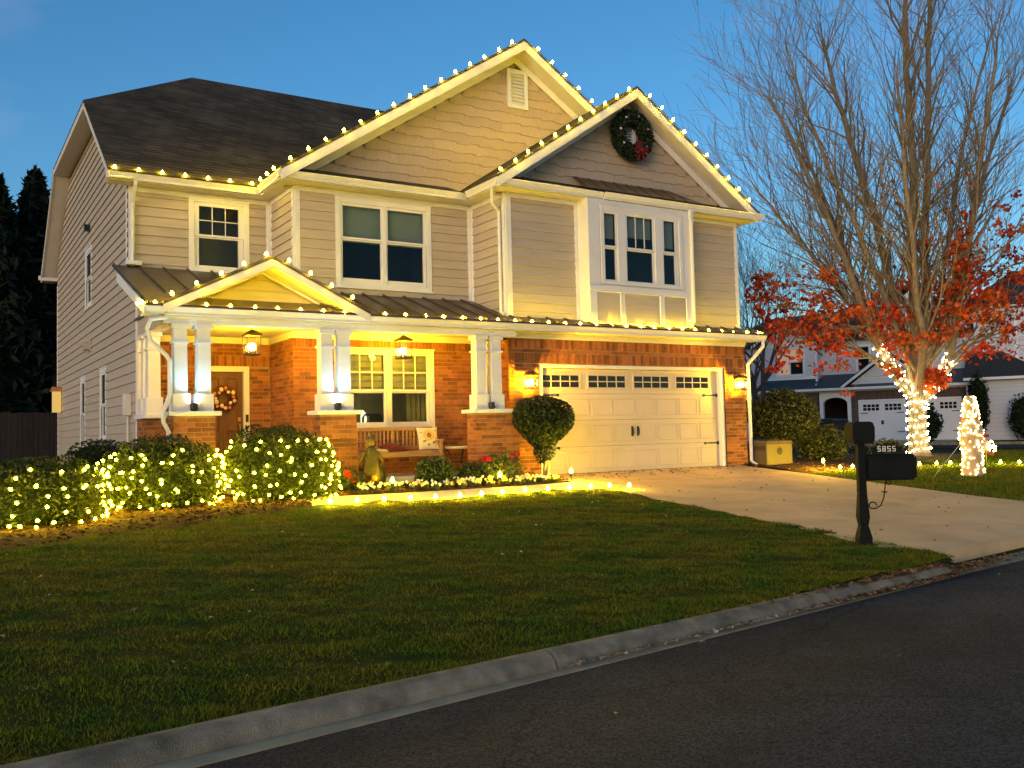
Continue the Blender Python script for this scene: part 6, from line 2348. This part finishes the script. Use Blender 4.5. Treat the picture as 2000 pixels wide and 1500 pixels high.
nboard('wall', -3.0, 0.0, -8.0, -1.2, 0, 5.2, 'n_siding')
nboard('wall', 0.0, 2.72, -8.0, 0.0, 3.28, 5.15, 'n_siding_pale')
nboard('wall', 0.0, 2.72, -8.0, 0.0, 0.0, 3.27, 'n_brick')
nboard('wall', 2.73, 10.0, -8.0, -0.9, 2.7, 5.2, 'n_siding')
nboard('wall', 4.42, 9.6, -8.0, 0.0, 0.0, 2.68, 'n_brick')
nboard('wall', 2.73, 4.41, -3.0, -2.9, 0.0, 2.68, 'room_dark_tint')
z = 3.34
while z < 5.05:
    nboard('siding_board', 0.0, 0.56, 0.0, 0.02, z, z + 0.02, 'n_siding')
    nboard('siding_board', 2.18, 2.72, 0.0, 0.02, z, z + 0.02, 'n_siding')
    z += 0.2
z = 3.5
while z < 5.1:
    nboard('siding_board', 2.73, 10.0, -0.9, -0.88, z, z + 0.02, 'n_siding_pale')
    z += 0.2
for u0, u1, z0, z1 in ((-0.06, 0.06, 0, 5.15), (2.66, 2.78, 2.7, 5.15), (0.06, 2.66, 3.28, 3.42), (-0.5, 4.4, 2.55, 2.68), (4.0, 9.7, 2.55, 2.68), (0.06, 2.66, 5.02, 5.15)):
    nboard('trim_board', u0, u1, 0.0, 0.06, z0, z1, 'n_trim')


def nwindow(u0, u1, z0, z1, d, lit=False, cols=2):
    w = MB()
    for a, c, e, g in ((u0, u0 + 0.1, z0, z1), (u1 - 0.1, u1, z0, z1), (u0 + 0.1, u1 - 0.1, z0, z0 + 0.1), (u0 + 0.1, u1 - 0.1, z1 - 0.1, z1)):
        w.box(a, c, -d - 0.06, -d, e, g)
    win = w.build('window', 'n_trim', nb)
    n = cols
    wd = (u1 - u0 - 0.2) / n
    for i in range(n):
        for j in range(2):
            zz0 = z0 + 0.1 + (z1 - z0 - 0.2) * j / 2
            zz1 = z0 + 0.1 + (z1 - z0 - 0.2) * (j + 1) / 2
            m = 'pane_black'
            if lit:
                m = 'neighbour_lit' if not (i == 1 and j == 0) else 'pane_black'
            MB().box(u0 + 0.1 + i * wd + 0.03, u0 + 0.1 + (i + 1) * wd - 0.03, -d - 0.03, -d - 0.01, zz0 + 0.03, zz1 - 0.03).build('pane', m, win)
    w = MB()
    for i in range(1, n):
        w.box(u0 + 0.1 + i * wd - 0.03, u0 + 0.1 + i * wd + 0.03, -d - 0.05, -d - 0.005, z0 + 0.1, z1 - 0.1)
    w.box(u0 + 0.1, u1 - 0.1, -d - 0.055, -d - 0.004, (z0 + z1) / 2 - 0.03, (z0 + z1) / 2 + 0.03)
    w.build('muntin', 'n_trim', win)


nwindow(0.60, 2.14, 3.45, 4.98, 0.0, True)
nwindow(4.5, 5.25, 3.55, 4.95, -0.88, cols=1)
nwindow(-1.9, -1.0, 1.0, 2.5, -1.2, cols=1)
# entry arch
b = MB()
arc = [(2.98, 0), (2.98, 1.95)] + [(3.58 - 0.6 * math.cos(a), 1.95 + 0.32 * math.sin(a)) for a in np.linspace(0.0, math.pi, 13)] + [(4.18, 0)]
outer = [(2.80, 0), (2.80, 2.55), (4.36, 2.55), (4.36, 0)]
for (x0, z0), (x1, z1) in zip(arc[1:-2], arc[2:-1]):
    b.hexa([(x0, -0.05, z0), (x1, -0.05, z1), (x1, 0.25, z1), (x0, 0.25, z0), (x0, -0.05, 2.55), (x1, -0.05, 2.55), (x1, 0.25, 2.55), (x0, 0.25, 2.55)])
b.box(2.80, 2.979, -0.05, 0.25, 0, 2.55); b.box(4.181, 4.36, -0.05, 0.25, 0, 2.55)
b.build('entry_arch', 'n_trim', nb)
for u0, u1 in ((4.80, 6.86), (7.35, 9.35)):
    b = MB(); b.box(u0 - 0.09, u0, -0.05, 0.1, 0, 2.1); b.box(u1, u1 + 0.09, -0.05, 0.1, 0, 2.1); b.box(u0, u1, -0.05, 0.1, 2.02, 2.1)
    b.build('door_frame', 'n_trim', nb)
    g = MB().box(u0, u1, -0.02, 0.1, 0.0, 2.018).build('garage_door', 'n_trim', nb)
    for k in range(2):
        x0 = u0 + 0.12 + k * (u1 - u0) / 2
        w4 = ((u1 - u0) / 2 - 0.24) / 4
        for i in range(4):
            for j in range(2):
                MB().box(x0 + i * w4 + 0.02, x0 + (i + 1) * w4 - 0.02, -0.035, -0.021, 1.55 + j * 0.17, 1.55 + (j + 1) * 0.17 - 0.035).build('pane', 'pane_black', g)
    for z in (1.4, 0.45):
        for s, x in ((1, u0), (-1, u1)):
            MB().box(x, x + s * 0.35, -0.035, -0.021, z, z + 0.04).build('strap_hinge', 'black_metal', g)
    MB().box((u0 + u1) / 2 - 0.06, (u0 + u1) / 2 + 0.06, -0.04, -0.021, 0.85, 1.05).build('handle', 'black_metal', g)


def nroof(poly, m='n_roof', t=0.08, name='roof'):
    return MB().slab(poly, (0, 0, t)).build(name, m, nb)


nroof([(-0.4, -0.45, 2.72), (2.9, -0.45, 2.72), (2.74, 0.0, 3.26), (0.0, 0.0, 3.26)], 'n_metal_roof', 0.04)
nroof([(2.75, -0.45, 2.72), (9.9, -0.45, 2.72), (9.9, 0.9, 3.45), (2.75, 0.9, 3.45)], 'n_metal_roof', 0.04)
MB().box(-0.4, 9.9, -0.55, -0.45, 2.62, 2.74).build('gutter', 'n_trim', nb)
# gable over the garage doors
for s in (-1, 1):
    nroof([(6.15, -0.5, 4.40), (6.15 + s * 2.15, -0.5, 2.80), (6.15 + s * 2.15, 1.5, 2.80), (6.15, 1.5, 4.40)])
    MB().slab([(6.15, -0.55, 4.40), (6.15 + s * 2.15, -0.55, 2.80), (6.15 + s * 2.15, -0.55, 2.66), (6.15, -0.55, 4.24)], (0, 0.05, 0)).build('rake_board', 'n_trim', nb)
MB().slab([(4.3, -0.2, 2.80), (8.0, -0.2, 2.80), (6.15, -0.2, 4.2)], (0, 0.1, 0)).build('wall', 'n_siding_pale', nb)
# main roofs
nroof([(-3.3, 0.7, 5.2), (10.3, 0.5, 5.2), (9.0, 4.5, 7.3), (-1.0, 4.5, 7.0)])
nroof([(-3.3, 0.7, 5.2), (-1.0, 4.5, 7.0), (-3.3, 8.3, 5.2)])
for s in (-1, 1):
    nroof([(1.36, -0.45, 6.55), (1.36 + s * 1.9, -0.45, 5.12), (1.36 + s * 1.9, 4.5, 5.12), (1.36, 4.5, 6.55)])
    MB().slab([(1.36, -0.5, 6.56), (1.36 + s * 1.9, -0.5, 5.13), (1.36 + s * 1.9, -0.5, 4.97), (1.36, -0.5, 6.38)], (0, 0.05, 0)).build('rake_board', 'n_trim', nb)
MB().slab([(-0.3, 0.0, 5.15), (3.0, 0.0, 5.15), (1.36, 0.0, 6.4)], (0, 0.1, 0)).build('wall', 'n_siding_pale', nb)
for s in (-1, 1):
    nroof([(7.3, 0.6, 7.9), (7.3 + s * 3.3, 0.6, 5.2), (7.3 + s * 3.3, 6, 5.2), (7.3, 6, 7.9)])
MB().slab([(4.4, 0.85, 5.2), (10.2, 0.85, 5.2), (7.3, 0.85, 7.6)], (0, 0.1, 0)).build('wall', 'n_siding_pale', nb)
MB().tube([(2.72, -0.1, 5.0), (2.72, -0.1, 3.1), (2.72, -0.3, 2.9)], 0.05, 6).build('downspout', 'n_trim', nb)
MB().tube([(9.7, -0.1, 2.65), (9.7, -0.06, 2.4), (9.7, -0.06, 0.1)], 0.05, 6).build('downspout', 'n_trim', nb)

# the next house to the right: long blue-grey flank
nc = thing('house', 'blue-grey sided house flank at the right edge, behind the lit figure', 'house', (26.34, 20.09, -0.03), R(-63.96), local=True)


def cb_(name, u0, u1, y0, y1, z0, z1, m):
    return MB().box(u0, u1, y0, y1, z0, z1).build(name, m, nc)


cb_('wall', 10.05, 20.0, -1.0, 6.0, 0.0, 2.9, 'n_siding')
cb_('wall', 10.05, 20.0, 0.5, 6.0, 2.9, 6.3, 'n_siding_pale')
z = 0.1
while z < 2.85:
    cb_('siding_board', 10.05, 20.0, -1.02, -1.0, z, z + 0.022, 'n_siding_pale')
    z += 0.2
z = 3.0
while z < 6.2:
    cb_('siding_board', 10.05, 20.0, 0.48, 0.5, z, z + 0.022, 'n_siding')
    z += 0.2
cb_('corner_board', 11.75, 11.9, 0.44, 0.479, 2.9, 6.3, 'n_trim')
MB().slab([(9.7, -1.35, 2.86), (13.2, -1.35, 2.86), (11.2, 0.5, 4.1), (9.7, 0.5, 4.1)], (0, 0, 0.08)).build('roof', 'n_roof', nc)
cb_('gutter', 9.7, 13.2, -1.45, -1.351, 2.78, 2.9, 'n_trim')
MB().slab([(9.6, 0.1, 6.3), (21, 0.1, 6.3), (19, 4.0, 8.3), (11.5, 4.0, 8.3)], (0, 0, 0.1)).build('roof', 'n_roof', nc)
MB().slab([(9.6, 0.1, 6.3), (11.5, 4.0, 8.3), (9.6, 8.0, 6.3)], (0, 0, 0.1)).build('roof', 'n_roof', nc)


def local_to_world(u, y):
    c, s = math.cos(R(-63.96)), math.sin(R(-63.96))
    return 26.34 + u * c - y * s, 20.09 + u * s + y * c


for (u, y, zc_, rr, hh, lb, sd) in ((8.75, -6.2, 0.75, 0.62, 0.75, 'dark clipped shrub in front of the far garage door', 81), (12.2, -1.9, 1.0, 0.7, 1.0, 'loose dark shrub against the blue-grey flank wall', 82), (14.2, -1.8, 0.5, 0.6, 0.5, 'low dark shrub at the right edge by the flank wall', 83), (10.3, -1.6, 1.6, 0.45, 1.5, 'tall thin dark shrub at the corner of the flank wall', 84)):
    X_, Y_ = local_to_world(u, y)
    shrub('far_shrub', lb, (X_, Y_, zc_), (rr, rr, hh), 1500, 0.13, 'box_leaf', sd, 2, lump=0.2, thick=0.6)

# far driveway and kerb line of the side street
_a, _b2 = local_to_world(4.5, -0.1), local_to_world(9.7, -0.1)
_c, _d = local_to_world(9.7, -11.0), local_to_world(4.5, -11.0)
MB().slab([(*_d, 0.004), (*_c, 0.004), (*_b2, 0.004), (*_a, 0.004)], (0, 0, 0.01)).build('far_driveway', 'concrete', kind='structure')
_a, _b2 = local_to_world(-8, -11.2), local_to_world(24, -11.2)
_c, _d = local_to_world(24, -11.5), local_to_world(-8, -11.5)
MB().slab([(*_d, -0.01), (*_c, -0.01), (*_b2, -0.01), (*_a, -0.01)], (0, 0, 0.12)).build('far_kerb', 'kerb_concrete', kind='structure')
_a, _b2 = local_to_world(-12, -11.52), local_to_world(26, -11.52)
_c, _d = local_to_world(26, -16), local_to_world(-12, -16)
MB().slab([(*_d, 0.004), (*_c, 0.004), (*_b2, 0.004), (*_a, 0.004)], (0, 0, 0.01)).build('side_street', 'asphalt', kind='structure')

# ================================================================== GRASS, LEAVES, MULCH (nobody could count these)
def blades(name, label, pts, h, w, m='grass_blade'):
    n = len(pts)
    a = RNG.uniform(0, 6.283, n)
    hh = h * RNG.uniform(0.5, 1.3, n) * (1.0 + 0.55 * vnoise(pts * np.array([1, 1, 0]), 7.0, 21) + 0.35 * vnoise(pts * np.array([1, 1, 0]), 2.2, 22)).clip(0.25)
    lean = RNG.normal(0, 0.55, (n, 2)) * hh[:, None]
    dx, dy = np.cos(a) * w / 2, np.sin(a) * w / 2
    v = np.empty((n, 3, 3))
    v[:, 0] = pts; v[:, 1] = pts; v[:, 2] = pts
    v[:, 0, 0] -= dx; v[:, 0, 1] -= dy
    v[:, 1, 0] += dx; v[:, 1, 1] += dy
    v[:, 2, 0] += lean[:, 0]; v[:, 2, 1] += lean[:, 1]; v[:, 2, 2] += hh
    o = bpy.data.objects.new(name, fast_mesh(name, v.reshape(-1, 3), 3, m, RNG.random(n)))
    COL.objects.link(o)
    return tag(o, label, 'grass', kind='stuff')


def lawn_points(n, x0, x1, ytop, near_bias=True):
    out = []
    tot = 0
    while tot < n:
        x = RNG.uniform(x0, x1, n)
        ky = -9.64 + 0.12 * (x + 10.98)
        y = ky + 0.0 + (RNG.random(n) ** (1.35 if near_bias else 1.0)) * (7.9)
        ok = y < ytop(x)
        p = np.stack([x[ok], y[ok], np.maximum(0.08 * np.minimum(y[ok], 0), -0.74)], 1)
        out.append(p)
        tot += len(p)
    return np.vstack(out)[:n]


def lawn_top(x):
    return np.interp(x, [-16, -13, -10.7, -9.8, -9.0, -8.2, -7.4, -6.85, -6.3, -4.8, -2.6, -1.4], [-4.4, -4.1, -3.72, -3.37, -3.02, -2.64, -2.28, -2.05, -2.03, -2.10, -2.0, -2.05])


lpz = lawn_points(330000, -13.2, -1.42, lawn_top)
wob = lawn_bump(lpz)
lpz[:, 2] += wob + 0.004
tuft = vnoise(np.stack([lpz[:, 0] * 1.0, lpz[:, 1] * 1.0, np.zeros(len(lpz))], 1), 9.0, 8)
keep_ = RNG.random(len(lpz)) < (0.62 + 0.5 * tuft)
lpz = lpz[keep_]
blades('lawn_grass', 'mown front lawn grass between kerb and walkway', lpz, 0.030, 0.009)
# right lawn
n_ = 70000
x = RNG.uniform(3.98, 15, n_); y = -8.1 + RNG.random(n_) * 7.0 + np.clip((x - 8) * 0.3, 0, 3)
pz = np.stack([x, y, np.maximum(0.08 * np.minimum(y, 0), -0.74) - 0.015], 1)
ok = (pz[:, 1] > kerb_y(pz[:, 0]) + 0.03) & ~((pz[:, 0] < 9) & (pz[:, 1] > -1.65))
blades('side_lawn_grass', 'grass right of the driveway lit by the yard figure', pz[ok], 0.05, 0.014)


def scatter(name, label, pts, size, m, cat='leaves'):
    pts = np.asarray(pts)
    o = leaves(name, m, None, pts, size, up=(0, 0, 1), aspect=0.7, jitter=0.45)
    return tag(o, label, cat, kind='stuff')


pl_ = []
for k in range(230):                                             # drive: mostly blown against the garage door
    x = random.uniform(-1.2, 3.9)
    y = -abs(random.gauss(0, 0.45)) - 0.03 if random.random() < 0.72 else random.uniform(-7.8, -0.5)
    pl_.append((x, y, 0.08 * y + 0.020))
for k in range(260):
    x = random.uniform(3.95, 6.2); y = random.uniform(-2.2, 0.2)
    pl_.append((x, y, gz(x, y) + 0.05))
for k in range(900):                                             # gutter below the driveway
    x = random.gauss(-2.6, 1.1)
    y = kerb_y(x) - random.uniform(0.05, 0.33)
    z = -0.700 if kerb_y(x) - y < 0.18 else -0.785
    pl_.append((x, y, (z if x < -1.9 else -0.755) + random.uniform(0.0, 0.02)))
scatter('fallen_leaves', 'brown fallen leaves on driveway and in the gutter', pl_, 0.055, 'litter')
pl_ = []
for k in range(85):
    x = random.uniform(-11.5, -1.6)
    y = random.uniform(kerb_y(x) + 0.2, float(lawn_top(np.array([x]))[0]))
    pl_.append((x, y, gz(x, y) + 0.04))
for k in range(260):
    x = random.uniform(-7.6, -4.0); y = kerb_y(x) - random.uniform(0.255, 0.31)
    pl_.append((x, y, -0.785 + random.uniform(0, 0.012)))
for k in range(13):
    x = random.uniform(-9.5, 2); y = road_y(x) - random.uniform(0.05, 3.0)
    pl_.append((x, y, -0.735))
scatter('pale_leaves', 'pale dry leaves scattered over lawn and street', pl_, 0.045, 'pale_litter')
pl_ = []
for k in range(5200):
    if random.random() < 0.6:
        x = random.uniform(-12, -6.6)
        y = random.uniform(float(lawn_top(np.array([x]))[0]) - 0.02, -0.4)
    else:
        x = random.uniform(-6.0, -1.45); y = random.uniform(-1.14, -0.35)
    pl_.append((x, y, gz(x, y) + 0.045 + random.uniform(0, 0.02)))
scatter('mulch_chips', 'brown bark mulch in the planting beds', pl_, 0.06, 'mulch_chip', 'mulch')
